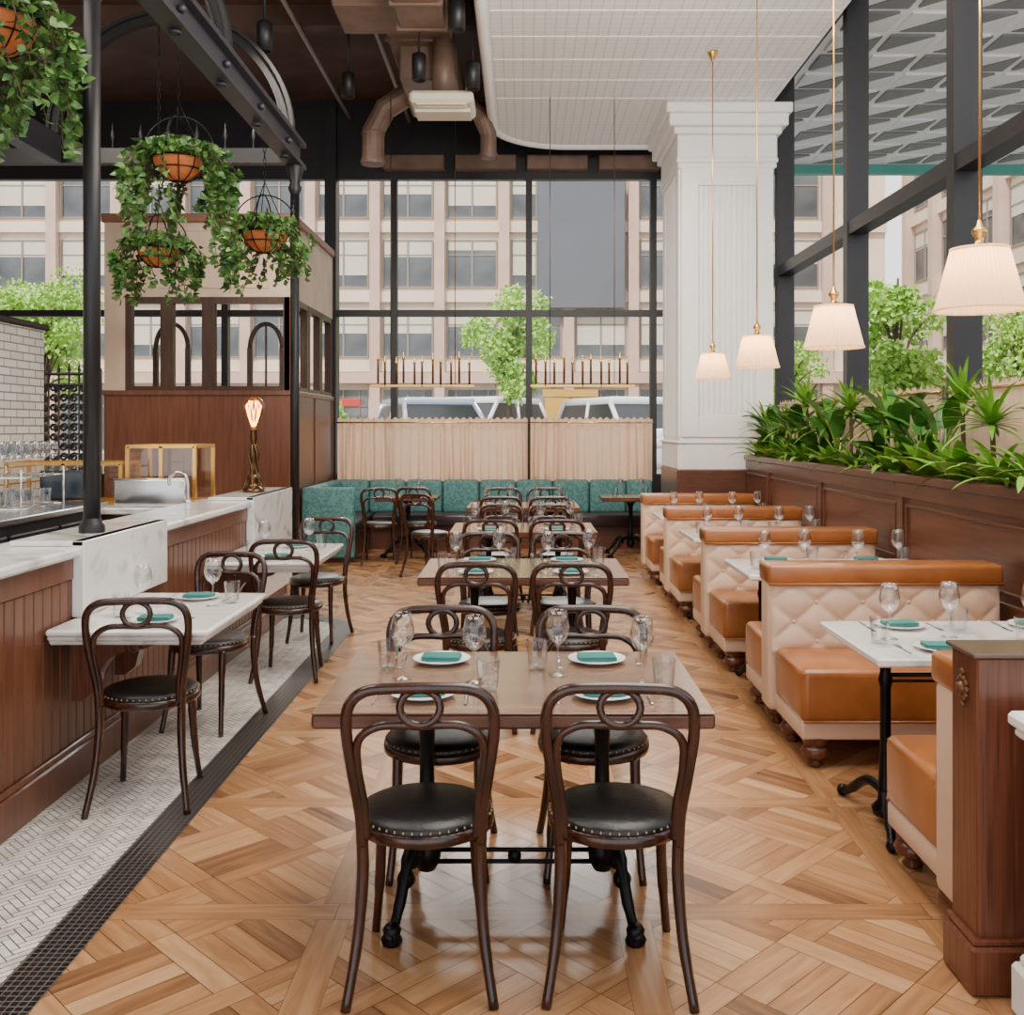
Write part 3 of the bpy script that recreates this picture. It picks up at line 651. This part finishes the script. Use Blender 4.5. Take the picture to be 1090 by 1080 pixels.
for a0,a1 in((11.82,12.55),(12.58,13.32),(13.35,14.08)): ps.append(wf(a0,a1,x1-.03,'y'))
ad=MB()
for cx_ in(-4.37,-3.2):
    ad.tube([(cx_+.2*cos(a),y0+.9,2.6+.3*sin(a)) for a in [pi*k/16 for k in range(17)]],.03,6)
    for s_ in(-1,1): ad.box(cx_+s_*.2-.03,cx_+s_*.2+.03,y0+.87,y0+.93,0,2.6)
    ad.box(cx_-.012,cx_+.012,y0+.89,y0+.91,0,2.9)
ps.append(part('inner_arched_doors',ad,framewood))
ps.append(part('corner_post',MB().box(x1-.1,x1,y0,y0+.1,ZW0,ZW1),barwood))
fixed('entrance_vestibule',ps,'wood panelled entrance vestibule with dark-framed windows and plaster top','vestibule')
# ---------------------------------------------------------------- iron structure
def col(x,y,z0,z1,r,lab):
    c=MB().cyl((0,0,0),(0,0,z1-z0),r,n=16).lathe([(r*1.5,0),(r*1.5,.03),(r*1.2,.05),(r,.07)],16).lathe([(r,z1-z0-.25),(r*1.5,z1-z0-.2),(r*1.1,z1-z0-.15),(r*1.9,z1-z0-.03),(r*1.9,z1-z0)],16)
    thing('iron_column',part('iron_column',c,black),(x,y,z0),0,lab,'column','iron columns')
col(-2.1,4.93,1.10,3.93,.04,'slender black iron column rising from the marble pier')
col(-2.03,9.0,0,3.93,.04,'slender black iron column at the end of the bar')
beamm=M('gray_painted_iron',(.05,.05,.065),.4,.3)
mb=MB().box(-2.1,-1.96,2.0,9.15,3.93,3.97).box(-2.1,-1.96,2.0,9.15,4.13,4.17).box(-2.045,-2.015,2.0,9.15,3.95,4.15)
y=2.3
while y<9: mb.lathe([(.035,0),(.04,.01),(.02,.02),(0,.025)],10,(-2.03,y,3.905)); mb.ball((-1.99,y,4.05),.03,6); y+=.9
fixed('iron_beam',part('iron_beam',mb,beamm),'riveted gray iron beam resting on slender columns','beam','iron beams')
mb=MB().box(-4.2,-4.06,2.0,8.9,3.93,4.17)
fixed('iron_beam',part('iron_beam',mb,beamm),'second gray iron beam of the pergola frame','beam','iron beams')
mb=MB().box(-7.5,-2.12,8.95,9.05,3.95,4.08)
k=-7.4
while k<-2.2: mb.lathe([(.008,0),(.008,.08),(.022,.12),(.012,.17),(0,.24)],6,(k,9.0,4.08)); k+=.25
fixed('iron_beam',part('iron_beam',mb,black),'black iron cross beam topped with spear finials','beam','iron beams')
for y in(4.9,6.95,8.85):
    m=MB()
    def ar(r0,r1,w):
        vs=[];fs=[]
        for k in range(33):
            a=pi*k/32
            for r_ in(r0,r1):
                for yy in(-w,w): vs.append((-3.08+r_*cos(a),y+yy,4.175+r_*sin(a)))
        for k in range(32):
            o_=4*k; fs+=[(o_,o_+4,o_+5,o_+1),(o_+2,o_+3,o_+7,o_+6),(o_,o_+2,o_+6,o_+4),(o_+1,o_+5,o_+7,o_+3)]
        m.add(vs,fs)
    ar(1.05,1.08,.04); ar(.97,.99,.04); ar(.99,1.05,.006)
    fixed('iron_arch',part('iron_arch',m,M('matte_black_iron',(.008,.008,.009),.8)),'curved black iron arch rib above the pergola beams','arch','iron arches')
# ---------------------------------------------------------------- hanging ivy
def leafshape(mb,p,d,n,s,m=0):
    d=d.normalized(); w=d.cross(n); 
    if w.length<1e-4: w=d.orthogonal()
    w.normalize(); p=Vector(p); nn=w.cross(d)
    pts=[p,p+d*s*.15+w*s*.42+nn*s*.05,p+d*s*.55+w*s*.3,p+d*s,p+d*s*.55-w*s*.3,p+d*s*.15-w*s*.42+nn*s*.05]
    mb.add(pts,[(0,1,2,3),(0,3,4,5)],m)
def rv(): 
    return Vector((U(-1,1),U(-1,1),U(-1,1))).normalized()
def ivy_basket(r,drop,nv,top,zc,lab,x,y,ls=.055):
    lin=MB().lathe([(0,-r*.8),(r*.4,-r*.75),(r*.75,-r*.5),(r*.95,-.15*r),(r,0),(r*.93,0),(0,-.03)],20)
    w=MB()
    w.tube([(r*1.03*cos(a),r*1.03*sin(a),0) for a in [2*pi*k/24 for k in range(24)]],.006,5,closed=True)
    w.tube([(r*.85*cos(a),r*.85*sin(a),-r*.4) for a in [2*pi*k/24 for k in range(24)]],.005,5,closed=True)
    for k in range(10):
        q=2*pi*k/10; w.tube(spl([(r*1.02*cos(q),r*1.02*sin(q),0),(r*.9*cos(q),r*.9*sin(q),-r*.38),(r*.45*cos(q),r*.45*sin(q),-r*.78),(0,0,-r*.85)],3),.004,5)
    w.tube([(r*1.35*cos(a),0,r*.3+r*1.35*sin(a)) for a in [pi*k/20-.05 for k in range(22)]],.006,5)
    w.tube([(0,r*1.35*cos(a),r*.3+r*1.35*sin(a)) for a in [pi*k/20-.05 for k in range(22)]],.006,5)
    ch=MB()
    hh=top-zc
    for k in range(3):
        q=2*pi*k/3; ch.cyl((r*cos(q),r*sin(q),0),(0,0,r*2.2),.004,n=5)
    n=int((hh-r*2.2)/.05)
    for k in range(n): ch.tube([(.011*cos(a) if k%2 else 0,0 if k%2 else .011*cos(a),r*2.2+.025+k*.05+.03*sin(a)) for a in [2*pi*i/8 for i in range(8)]],.0035,4,closed=True)
    lf=MB()
    for k in range(nv*10):
        q=U(0,2*pi); rr=r*math.sqrt(R())*1.45
        leafshape(lf,(rr*cos(q),rr*sin(q),U(.02,r*1.0)*(1-.5*rr/r/1.3)),rv()+Vector((0,0,-.2)),rv(),ls*U(.7,1.3))
    for k in range(nv):
        q=U(0,2*pi)
        if -2.3<q-2*pi<-.85 and R()<.4: q=U(-.6,pi+.6)
        L_=drop*(U(.2,1.0)); out=r*U(1.15,2.1); pts=[]
        ns=max(4,int(L_/.035))
        for i in range(ns+4):
            t=i/(ns+3); rad=r*.8+(out-r*.8)*min(1,t*3); zz=.08*sin(min(1,t*3)*pi)-L_*max(0,t-.15)/.85
            pts.append(Vector((rad*cos(q+t*.5),rad*sin(q+t*.5),zz)))
        lf.tube(pts,.003,4,m=1)
        for p in pts[1:]:
            for c in range(2): leafshape(lf,p+rv()*.02,Vector((cos(q)+U(-.9,.9),sin(q)+U(-.9,.9),U(-1,.2))),rv(),ls*U(.7,1.35))
    thing('hanging_plant',[part('basket_liner',lin,terra),part('wire_basket',w,iron),part('hanging_chain',ch,iron),part('foliage',lf,[ivym,bark])],(x,y,zc),0,lab,'hanging plant','hanging ivy baskets')
ivy_basket(.18,.6,46,5.05,3.46,'ivy in a terracotta-lined wire basket hung from a chain',-2.38,7.0)
ivy_basket(.19,.5,42,3.95,3.2,'trailing ivy basket with terracotta liner beside the iron column',-2.12,8.3)
ivy_basket(.17,.42,40,5.0,3.05,'small trailing ivy basket hanging low on its chain',-2.95,8.2)
ivy_basket(.2,.6,62,5.05,3.52,'large lush ivy basket spilling long trailing vines',-2.48,4.75)
# ---------------------------------------------------------------- planter plants
def strap(mb,az,L_,w,el,droop,base=(0,0,0),m=0,n=9):
    L_*=1-.5*max(0,cos(az)); w*=1-.2*max(0,cos(az))
    vs=[]; p=Vector(base); a=el; st=L_/n
    for i in range(n+1):
        t=i/n; ww=w*(sin(pi*min(1,.12+t*.88))**.7 if t<1 else 0)*.5+.0005
        dirv=Vector((cos(az)*cos(a),sin(az)*cos(a),sin(a))); side=Vector((-sin(az),cos(az),0)); nn=side.cross(dirv)
        vs+=[p+side*ww+nn*(-ww*.3),p.copy(),p-side*ww-nn*ww*.3]
        p=p+dirv*st; a-=droop/n*(.5+t)
    fs=[]
    for i in range(n): fs+=[(3*i,3*i+1,3*i+4,3*i+3),(3*i+1,3*i+2,3*i+5,3*i+4)]
    mb.add(vs,fs,m,True)
def rosette(n=28,L_=.5,w=.085,dr=1.0):
    mb=MB(); ph=U(0,6)
    for k in range(n):
        t=k/n; strap(mb,ph+k*2.4+U(-.2,.2),L_*U(.75,1.1)*(.7+.3*(1-t)),w*U(.7,1.1),.55+.9*t,dr*U(.9,1.9)*(1-.3*t))
    return [part('foliage',mb,leafA)]
def spiky(h,n=46,L_=.36,w=.03):
    mb=MB(); ph=U(0,6)
    for k in range(n): t=k/n; strap(mb,ph+k*2.4,L_*U(.8,1.1),w,-.2+1.6*t,U(.3,.9),(0,0,h))
    return [part('foliage',mb,leafA),part('stem',MB().tube([(0,0,-.05),(.01,0,h*.5),(0,0,h+.02)],.015,7),bark)]
def broad(n=22,L_=.32,w=.14):
    mb=MB(); st=MB(); ph=U(0,6)
    for k in range(n):
        az=ph+k*2.4+U(-.3,.3); hh=U(.1,.42); o=U(.03,.14); b_=(o*cos(az),o*sin(az),hh)
        st.tube(spl([(0,0,-.03),(o*.4*cos(az),o*.4*sin(az),hh*.6),b_],3),.005,5)
        strap(mb,az,L_*U(.7,1.1),w*U(.8,1.1),U(.3,1.2),U(.8,1.5),b_,n=8)
    return [part('foliage',mb,leafB),part('stems',st,leafA)]
def paddle(n=8):
    mb=MB(); st=MB()
    for k in range(n):
        az=k*2.4+U(-.3,.3); hh=U(.25,.5); o=U(.05,.15); b_=(o*cos(az),o*sin(az),hh)
        st.tube(spl([(0,0,-.03),(o*.3*cos(az),o*.3*sin(az),hh*.6),b_],3),.008,5); strap(mb,az,.36,.14,U(.8,1.3),.9,b_,n=8)
    return [part('foliage',mb,leafB),part('stems',st,leafA)]
RO=[rosette(),rosette(34,.52,.05,1.3),rosette(24,.46,.10,.9)]; SP=[spiky(.55),spiky(.38)]; BR=[broad(),broad(24,.28,.12)]; PD=[paddle(),paddle(6)]
pls=[]
for y,kk in((4.55,2),(5.2,0),(5.65,1),(6.15,2),(6.7,2),(7.3,0),(8.1,1),(8.75,2),(9.5,0),(10.1,1),(10.75,2),(11.25,0)): pls.append(('strap-leaved fern',RO[kk],y,2.66,(1.08 if y<7 else .92)*U(.9,1.05)))
for nm,pp_,ys_ in(('spiky dracaena',SP[0],(6.3,8.45,9.75)),('spiky dracaena',SP[1],(5.9,7.6,9.1,10.45,11.4)),('broad-leaved lily plant',BR[0],(6.95,9.3,11.0)),('broad-leaved lily plant',BR[1],(7.85,9.95,5.0)),('tall paddle-leaved plant',PD[0],(7.35,8.8)),('tall paddle-leaved plant',PD[1],(6.6,10.2))):
    for y in ys_: pls.append((nm,pp_,y,2.73,U(.9,1.05)))
for nm,pp_,y,x,s_ in pls: thing(nm.replace(' ','_').replace('-','_'),pp_,(x,y,1.24),U(-.15,.15),'green '+nm+' growing in the window planter','plant','planter greenery',sc=s_)
# ---------------------------------------------------------------- pendants
def pend():
    def fn(u,v):
        q=2*pi*u; r=(.172+(.108-.172)*v); r+=.0055*cos(50*q)
        return (r*cos(q),r*sin(q),.25*v)
    s=MB().grid(fn,300,2,sm=True)
    s.lathe([(.168,-.002),(.18,-.002),(.18,.008),(.168,.008)],36).lathe([(.106,.243),(.116,.243),(.116,.254),(.1,.254)],30)
    cp=MB().lathe([(.1,.25),(.06,.262),(.02,.27),(.016,.3),(.03,.315),(.03,.33),(.014,.345),(.008,.37),(0,.372)],18)
    for k in range(3):
        q=2*pi*k/3; cp.cyl((0,0,.255),(.106*cos(q),.106*sin(q),.25),.003,n=5)
    h=CZ-2.09
    rod=MB().cyl((0,0,.36),(0,0,h),.0055,n=8)
    can=MB().lathe([(.008,h-.1),(.02,h-.07),(.05,h-.02),(.055,h),(0,h)],18)
    bu=MB().ball((0,0,.13),.035,8)
    return [part('lamp_shade',s,shadem),part('brass_cap',cp,brass),part('rod',rod,brass),part('canopy',can,brass),part('bulb',bu,bulbm)]
PN=pend()
for y in(4.15,6.1,8.1,10.0):
    thing('pendant_lamp',PN,(1.87,y,2.09),0,'pleated cream shade pendant lamp on a long brass rod','pendant lamp','pleated pendant lamps')
    l=bpy.data.lights.new('pendant_light','POINT'); l.energy=12; l.color=(1,.66,.38); l.shadow_soft_size=.04; o=bpy.data.objects.new('pendant_light',l); C.objects.link(o); o.location=(1.87,y,2.27)
# linear chandeliers
def chand():
    f=MB(); hx,hy=.55,.09
    for yy in(-hy,hy): f.box(-hx,hx,yy-.01,yy+.01,0,.022)
    for xx in(-hx,hx): f.box(xx-.01,xx+.01,-hy,hy,0,.022)
    r=MB()
    for xx in(-.35,.35): r.cyl((xx,0,.0),(xx,0,3.15),.005,n=6)
    r.box(-.35,.35,-.01,.01,.0,.015)
    P=[part('frame',f,brass),part('suspension_rods',r,darkbrass)]
    for k in range(11):
        for yy in((-hy,) if k%2 else (hy,)):
            x=-.5+k*.1; z0=.0 if k%3 else .04
            P.append(part('candle_tube',MB().lathe([(0,z0),(.012,z0),(.012,z0+.25),(.010,z0+.26),(.010,z0+.28),(0,z0+.29)],8,(x,yy,0)),amber,kids=[part('lamp_tip',MB().lathe([(0,z0+.25),(.015,z0+.255),(.015,z0+.275),(.009,z0+.29),(.006,z0+.33),(0,z0+.34)],8,(x,yy,0)),brass)]))
    return P
CD=chand()
for x in(-1.09,.64): thing('linear_chandelier',CD,(x,11,2.05),0,'long brass chandelier with a row of dark candle tubes','chandelier','brass linear chandeliers')
# ---------------------------------------------------------------- banquette
P=[part('base',MB().box(-2.6,1.78,13.45,13.9,0,.3).box(-2.6,-2.08,12.1,13.45,0,.3),boothwood)]
P.append(part('seat',MB().rbox(-2.0,1.78,13.33,13.88,.3,.47,.04,3).rbox(-2.6,-2.02,12.08,13.88,.3,.47,.04,3),plum,label='dark plum leather seat'))
t=MB()
x=-2.6
while x<1.7:
    w=min(.5,1.76-x); t.rbox(x+.004,x+w-.004,13.76,13.91,.45,.9,.045,3); x+=.5
for k in range(4): t.rbox(-2.63,-2.47,12.06+k*.44,12.49+k*.44,.45,.9,.045,3)
t.rbox(-2.63,-2.0,12.0,12.09,.06,.9,.03,3)
P.append(part('backrest',t,teal,label='teal patterned fabric channel back'))
fixed('banquette',P,'long corner banquette with teal upholstered back and dark seat','banquette')
# ---------------------------------------------------------------- ceiling services
mb=MB().tube([(-1.72,11.6,4.62),(-1.72,11.6,5.0),(-1.58,11.6,5.26),(-1.3,11.55,5.42),(-1.1,11.4,5.52)],.13,14,sm=False)
mb.lathe([(.14,0),(.145,.03),(.14,.06)],16,(-1.72,11.6,4.62)).lathe([(.135,0),(.14,.02),(.135,.04)],16,(-1.72,11.6,4.95))
fixed('air_duct',part('air_duct',mb,duct),'round bronze-painted air duct elbow hanging under the ceiling','air duct','bronze air ducts')
mb=MB().tube([(-.42,12.2,4.85),(-.42,12.2,5.15),(-.52,12.1,5.35),(-.85,11.6,5.5)],.1,14,sm=False).lathe([(.11,0),(.115,.03),(.11,.06)],16,(-.42,12.2,4.85))
fixed('air_duct',part('air_duct',mb,duct),'short round bronze duct outlet beside the tin ceiling','air duct','bronze air ducts')
mb=MB().box(-1.4,-.75,5,11.3,5.6,5.93,.02).box(-1.3,-.7,10.6,11.9,5.25,5.62,.02).box(-1.15,-.72,7.6,9.4,5.3,5.6,.02).box(-1.75,-1.1,9.2,9.9,5.45,5.75,.02)
for y in(5.6,6.6,7.6,8.6,9.6,10.4): mb.box(-1.42,-.73,y,y+.04,5.58,5.95)
for y in(7.6,8.2,8.8,9.36): mb.box(-1.17,-.7,y,y+.04,5.28,5.62)
fixed('rectangular_duct',part('rectangular_duct',mb,duct),'rectangular bronze sheet-metal duct running below the ceiling','air duct')
mb=MB().box(-1.1,-.54,10.3,10.6,4.82,4.86).box(-1.14,-.5,10.1,10.7,4.86,4.98,.03)
for k in range(6): mb.box(-1.07,-.57,10.14+k*.09,10.17+k*.09,4.845,4.86)
mb.cyl((-.82,10.45,4.98),(-.82,10.45,5.6),.12,n=16,m=1)
fixed('air_vent',part('air_vent',mb,[M('offwhite_metal',(.7,.66,.52),.5),duct]),'off-white louvred air supply diffuser under the ducts','air vent')
for x,y,z in[(-2.3,9.0,4.95),(-.58,8.9,5.1),(-1.02,9.9,5.0),(-.5,10.0,4.95),(-1.9,11,5.2)]:
    thing('ceiling_spotlight',[part('lamp_housing',MB().lathe([(0,.26),(.06,.26),(.07,.24),(.07,0),(.06,0),(.055,.03),(0,.04)],16),black),part('stem',MB().cyl((0,0,.26),(0,0,6.2-z),.012,n=8),black)],(x,y,z),0,'black cylindrical spotlight hanging from the dark ceiling','spotlight','ceiling spotlights')
for x,z in((-2.44,5.95),(-3.4,5.85),(-1.6,5.9)):
    fixed('ceiling_pipe',part('ceiling_pipe',MB().cyl((x,2,z),(x,14.2,z),.025),M('gray_pipe',(.42,.36,.32),.5,.3)),'thin gray conduit pipe running along the ceiling','pipe','ceiling pipes')
mb=MB()
for x in(-1.95,-.95,.05,1.05): mb.box(x,x+.85,14.05,14.25,5.2,5.4,.01)
fixed('roller_blind_housing',part('roller_blind_housing',mb,duct),'row of bronze blind housings above the street windows','blind housing')
# ---------------------------------------------------------------- exterior
ZG=.4
thing('street',part('street',MB().box(-60,60,14.7,70,ZG-.1,ZG).box(3.3,60,-10,14.7,ZG-.1,ZG),asphalt),label='gray asphalt street outside the restaurant windows',cat='street')
def winmesh(w,h,blind):
    m=MB().box(-w/2,w/2,0,.05,0,h,m=0); t=.07
    for (a,b_,c,d) in((-w/2-t,-w/2,-t,h+t),(w/2,w/2+t,-t,h+t),(-w/2,w/2,-t,0),(-w/2,w/2,h,h+t),(-.04,.04,0,h)): m.box(a,b_,-.06,.04,c,d,m=1)
    m.box(-w/2,w/2,-.04,.02,h*.68,h*.68+.06,m=1)
    if blind: m.box(-w/2,w/2,-.02,0,h*(1-blind),h,m=2)
    return m
wf_=M('window_frame_bronze',(.25,.21,.17),.6)
WM=[winmesh(2.25,2.15,b_) for b_ in(0,.2,.35,.5,.75)]
def building(x0,x1,h,z0,storeys,bay,rz,loc,label):
    b_=MB().box(x0,x1,.12,8,0,h)
    n=int((x1-x0)/bay)
    for i in range(n+1): b_.box(x0+i*bay-.24,x0+i*bay+.24,-.35,.2,0,h,m=1)
    for s_ in range(storeys+1): b_.box(x0,x1,-.12,.2,z0+s_*3.3-.75,z0+s_*3.3-.25,m=0)
    b_.box(x0,x1,-.5,.2,3.3,3.8,m=1)
    ks=[part('facade',b_,[facade,pink])]
    meshes=[build(m,'window',[wing,wf_,blindm]) for m in WM]
    for s_ in range(storeys):
        for i in range(n):
            ks.append(dict(name='window',me=random.choice(meshes),label=None,kids=[],loc=(x0+(i+.5)*bay,.08,z0+s_*3.3),rz=0))
    shop=MB()
    for i in range(n):
        shop.box(x0+i*bay+.4,x0+(i+1)*bay-.4,.03,.13,.2,3.0)
        for q in(.25,.5,.75): shop.box(x0+(i+q)*bay-.03,x0+(i+q)*bay+.03,-.02,.05,.2,3.0,m=1)
        shop.box(x0+i*bay+.4,x0+(i+1)*bay-.4,-.02,.05,2.2,2.28,m=1)
    ks.append(part('storefront',shop,[wing,wf_]))
    thing('office_building',ks,loc,rz,label,'building')
building(-37.5,17.2,17,4.6,4,3.05,0,(0,48,ZG),'cream and rose stone office building across the street')
building(0,30.5,17,4.6,4,3.05,-pi/2,(18,47.0,ZG),'cream stone office building along the side street')
thing('screen_panel',part('screen_panel',MB().box(-2.05,2.05,-.1,.1,0,6.2,.03),graypanel),(2.72,47.45,7.2),0,'large plain dark gray panel on the office facade','panel')
thing('shop_sign',part('shop_sign',MB().box(-.5,.5,-.08,.08,0,.35,.02),redsign),(-8.1,47.3,ZG+2.2),0,'small red shop sign board across the street','sign')
thing('building_door',part('building_door',MB().box(-1.2,-.05,-.05,.05,0,2.6,.02).box(.05,1.2,-.05,.05,0,2.6,.02).box(-1.3,1.3,-.04,.04,2.65,3.0),gold),(2.2,47.45,ZG),0,'golden double entrance door of the office building','door')
def tree(x,y,h,rx,rz_,n,lab,zb):
    t=MB().tube(spl([(0,0,0),(.04,0,h*.25),(-.02,.02,h*.5),(0,0,h*.8)],5),[.10-.005*k for k in range(16)],8)
    cs=[]
    for k in range(34):
        v=rv(); q=R()**.5; cs.append((v.x*rx*q*.85,v.y*rx*q*.85,zb+rz_+v.z*rz_*q*.9,rx*U(.18,.38)))
    for c in cs[:18]: t.tube(spl([(0,0,h*.4),(c[0]*.4,c[1]*.4,(h*.4+c[2])/2+.2),c[:3]],3),[.04-.005*k for k in range(7)],5)
    f=MB()
    for k in range(n):
        c=random.choice(cs); v=rv()*c[3]*R()**.4
        leafshape(f,(c[0]+v.x,c[1]+v.y,c[2]+v.z),rv(),rv(),U(.07,.14))
    thing('street_tree',[part('trunk',t,bark),part('foliage',f,treeleaf)],(x,y,ZG),0,lab,'tree')
tree(-.35,24,5.0,1.15,1.6,5200,'young green street tree outside the front windows',1.7)
tree(-12.3,26,5.4,1.7,1.7,6500,'leafy green street tree near the corner building',1.9)
tree(7.4,20,5.2,1.1,1.8,6500,'leafy green street tree outside the side windows',1.0)
tree(12.2,25,5.5,1.4,1.8,5000,'bright green street tree farther down the side street',1.2)
tree(10.0,38,5.5,1.6,1.8,4000,'green street tree beside the office building',1.2)
tree(-4.9,26,2.4,.5,.5,1200,'small round green street shrub tree',.9)
def car(x,y,rz,paint,lab,sc=1.08):
    w=.93
    b_=MB().rbox(-w,w,-2.3,2.3,.32,1.06,.16,3)
    low=[(-w+.05,-1.9,1.0),(w-.05,-1.9,1.0),(w-.05,1.15,1.0),(-w+.05,1.15,1.0)]; hi=[(-w+.2,-1.65,1.62),(w-.2,-1.65,1.62),(w-.2,.4,1.62),(-w+.2,.4,1.62)]
    g=MB().add(low+hi,[(0,1,5,4),(1,2,6,5),(2,3,7,6),(3,0,4,7)])
    r=MB().rbox(-w+.17,w-.17,-1.75,.5,1.52,1.7,.07,3)
    for s_ in(-1,1):
        r.tube([(s_*(w-.06),-1.92,1.0),(s_*(w-.2),-1.67,1.6)],.06,6).tube([(s_*(w-.06),1.17,1.0),(s_*(w-.2),.42,1.6)],.055,6).tube([(s_*(w-.06),-.4,1.0),(s_*(w-.19),-.5,1.6)],.045,6)
    ks=[part('body',b_,paint),part('car_window',g,carblk),part('roof',r,paint)]
    for sx in(-1,1):
        for yy in(-1.45,1.45): ks.append(part('wheel',MB().tube([(sx*(w-.2),yy,.34),(sx*(w+.01),yy,.34)],.34,18,sm=False).tube([(sx*(w+.005),yy,.34),(sx*(w+.02),yy,.34)],.2,12,m=1),[rubber,steel]))
    ks.append(part('headlight',MB().rbox(-w+.08,-w+.4,2.24,2.33,.72,.88,.03,2).rbox(w-.4,w-.08,2.24,2.33,.72,.88,.03,2),china))
    thing('parked_car',ks,(x,y,ZG),rz,lab,'car','parked cars',sc=sc)
car(-2.1,23.8,pi+.35,carsil,'silver sport utility vehicle parked at the kerb',1.12); car(-1.3,30.5,pi-.5,carwhite,'white car parked farther along the kerb',1.25); car(2.5,23.3,pi+.4,carwhite,'white sport utility vehicle parked outside the window',1.12)
# canopy with triangle coffers
mb=MB().box(3.4,15,5,16.9,6.0,6.1,m=0); u=.62
for i in range(18):
    for j in range(19):
        x=3.45+i*u; y=5.05+j*u; g=.04
        mb.prism([(x+g,y+g),(x+u-2.4*g,y+g),(x+g,y+u-2.4*g)],5.97,6.0,m=2 if (i+j)%2 else 1)
        mb.prism([(x+u-g,y+2.4*g),(x+u-g,y+u-g),(x+2.4*g,y+u-g)],5.985,6.0,m=1 if (i+j)%2 else 2)
mb.box(3.4,15,16.9,17.05,5.85,6.15,m=3)
lightm=M('canopy_light_panel',(.80,.81,.82),.5); midm=M('canopy_gray_panel',(.17,.18,.19),.5); wcan=M('canopy_white_lattice',(.95,.95,.95),.5)
fixed('street_canopy',part('street_canopy',mb,[wcan,lightm,midm,tealm]),'exterior canopy soffit with white triangular lattice and teal edge','canopy')
# ---------------------------------------------------------------- lights, world, camera
def area(loc,rot,sx,sy,e,colr=(1,.92,.82)):
    l=bpy.data.lights.new('area','AREA'); l.shape='RECTANGLE'; l.size=sx; l.size_y=sy; l.energy=e; l.color=colr
    o=bpy.data.objects.new('fill_light',l); C.objects.link(o); o.location=loc; o.rotation_euler=rot  # added fill lamps above the view, no fixture stands for them
area((1.0,4.2,5.2),(0,0,0),2.4,5,190)
area((-3.0,4.2,5.7),(0,0,0),2.5,5,220)
area((1.1,3.0,3.6),(pi-.35,0,0),2.2,2,200)  # this and the next face up, added to brighten the tin ceiling
area((1.1,5.6,4.25),(pi-.55,0,0),2.2,.8,190)
def spot(loc,tgt,e,ang=100,sz=.2):
    l=bpy.data.lights.new('spot','SPOT'); l.energy=e; l.spot_size=math.radians(ang); l.spot_blend=.8; l.shadow_soft_size=sz; l.color=(1,.88,.74)
    o=bpy.data.objects.new('fill_spot',l); C.objects.link(o); o.location=loc; o.rotation_euler=(Vector(tgt)-Vector(loc)).to_track_quat('-Z','Y').to_euler()  # added fill spots, separate from the modelled ceiling spotlights
spot((-1.95,8.2,5.3),(-.8,11,0),600,sz=.1); spot((-2.7,9.6,5.6),(-2,12,0),350,sz=.1); spot((-4.5,6.5,5.3),(-3.6,9,1.2),400); spot((.9,9.0,5.15),(1.2,12.5,.6),350,sz=.06)
def sun(d,e,ang,colr):
    l=bpy.data.lights.new('sun','SUN'); l.energy=e; l.angle=ang; l.color=colr; o=bpy.data.objects.new('sun',l); C.objects.link(o)
    o.rotation_euler=Vector(d).to_track_quat('-Z','Y').to_euler()
sun((.45,1,-1.15),4.8,.05,(1,.94,.85))
sun((-.12,-1,-.60),3.2,.5,(1,.97,.92))  # second broad sun, added as sky glow through the rear windows
w=bpy.data.worlds.new('world'); S.world=w; w.use_nodes=True; bg=w.node_tree.nodes['Background']; bg.inputs[0].default_value=(.96,.97,1,1); bg.inputs[1].default_value=2.1
cam=bpy.data.cameras.new('camera'); cam.sensor_width=36; cam.lens=36*1078/1090; cam.shift_x=-12/1090; cam.shift_y=-85/1090; cam.clip_end=300
co=bpy.data.objects.new('camera',cam); C.objects.link(co); co.location=(0,0,1.61); co.rotation_euler=(pi/2,0,0); S.camera=co
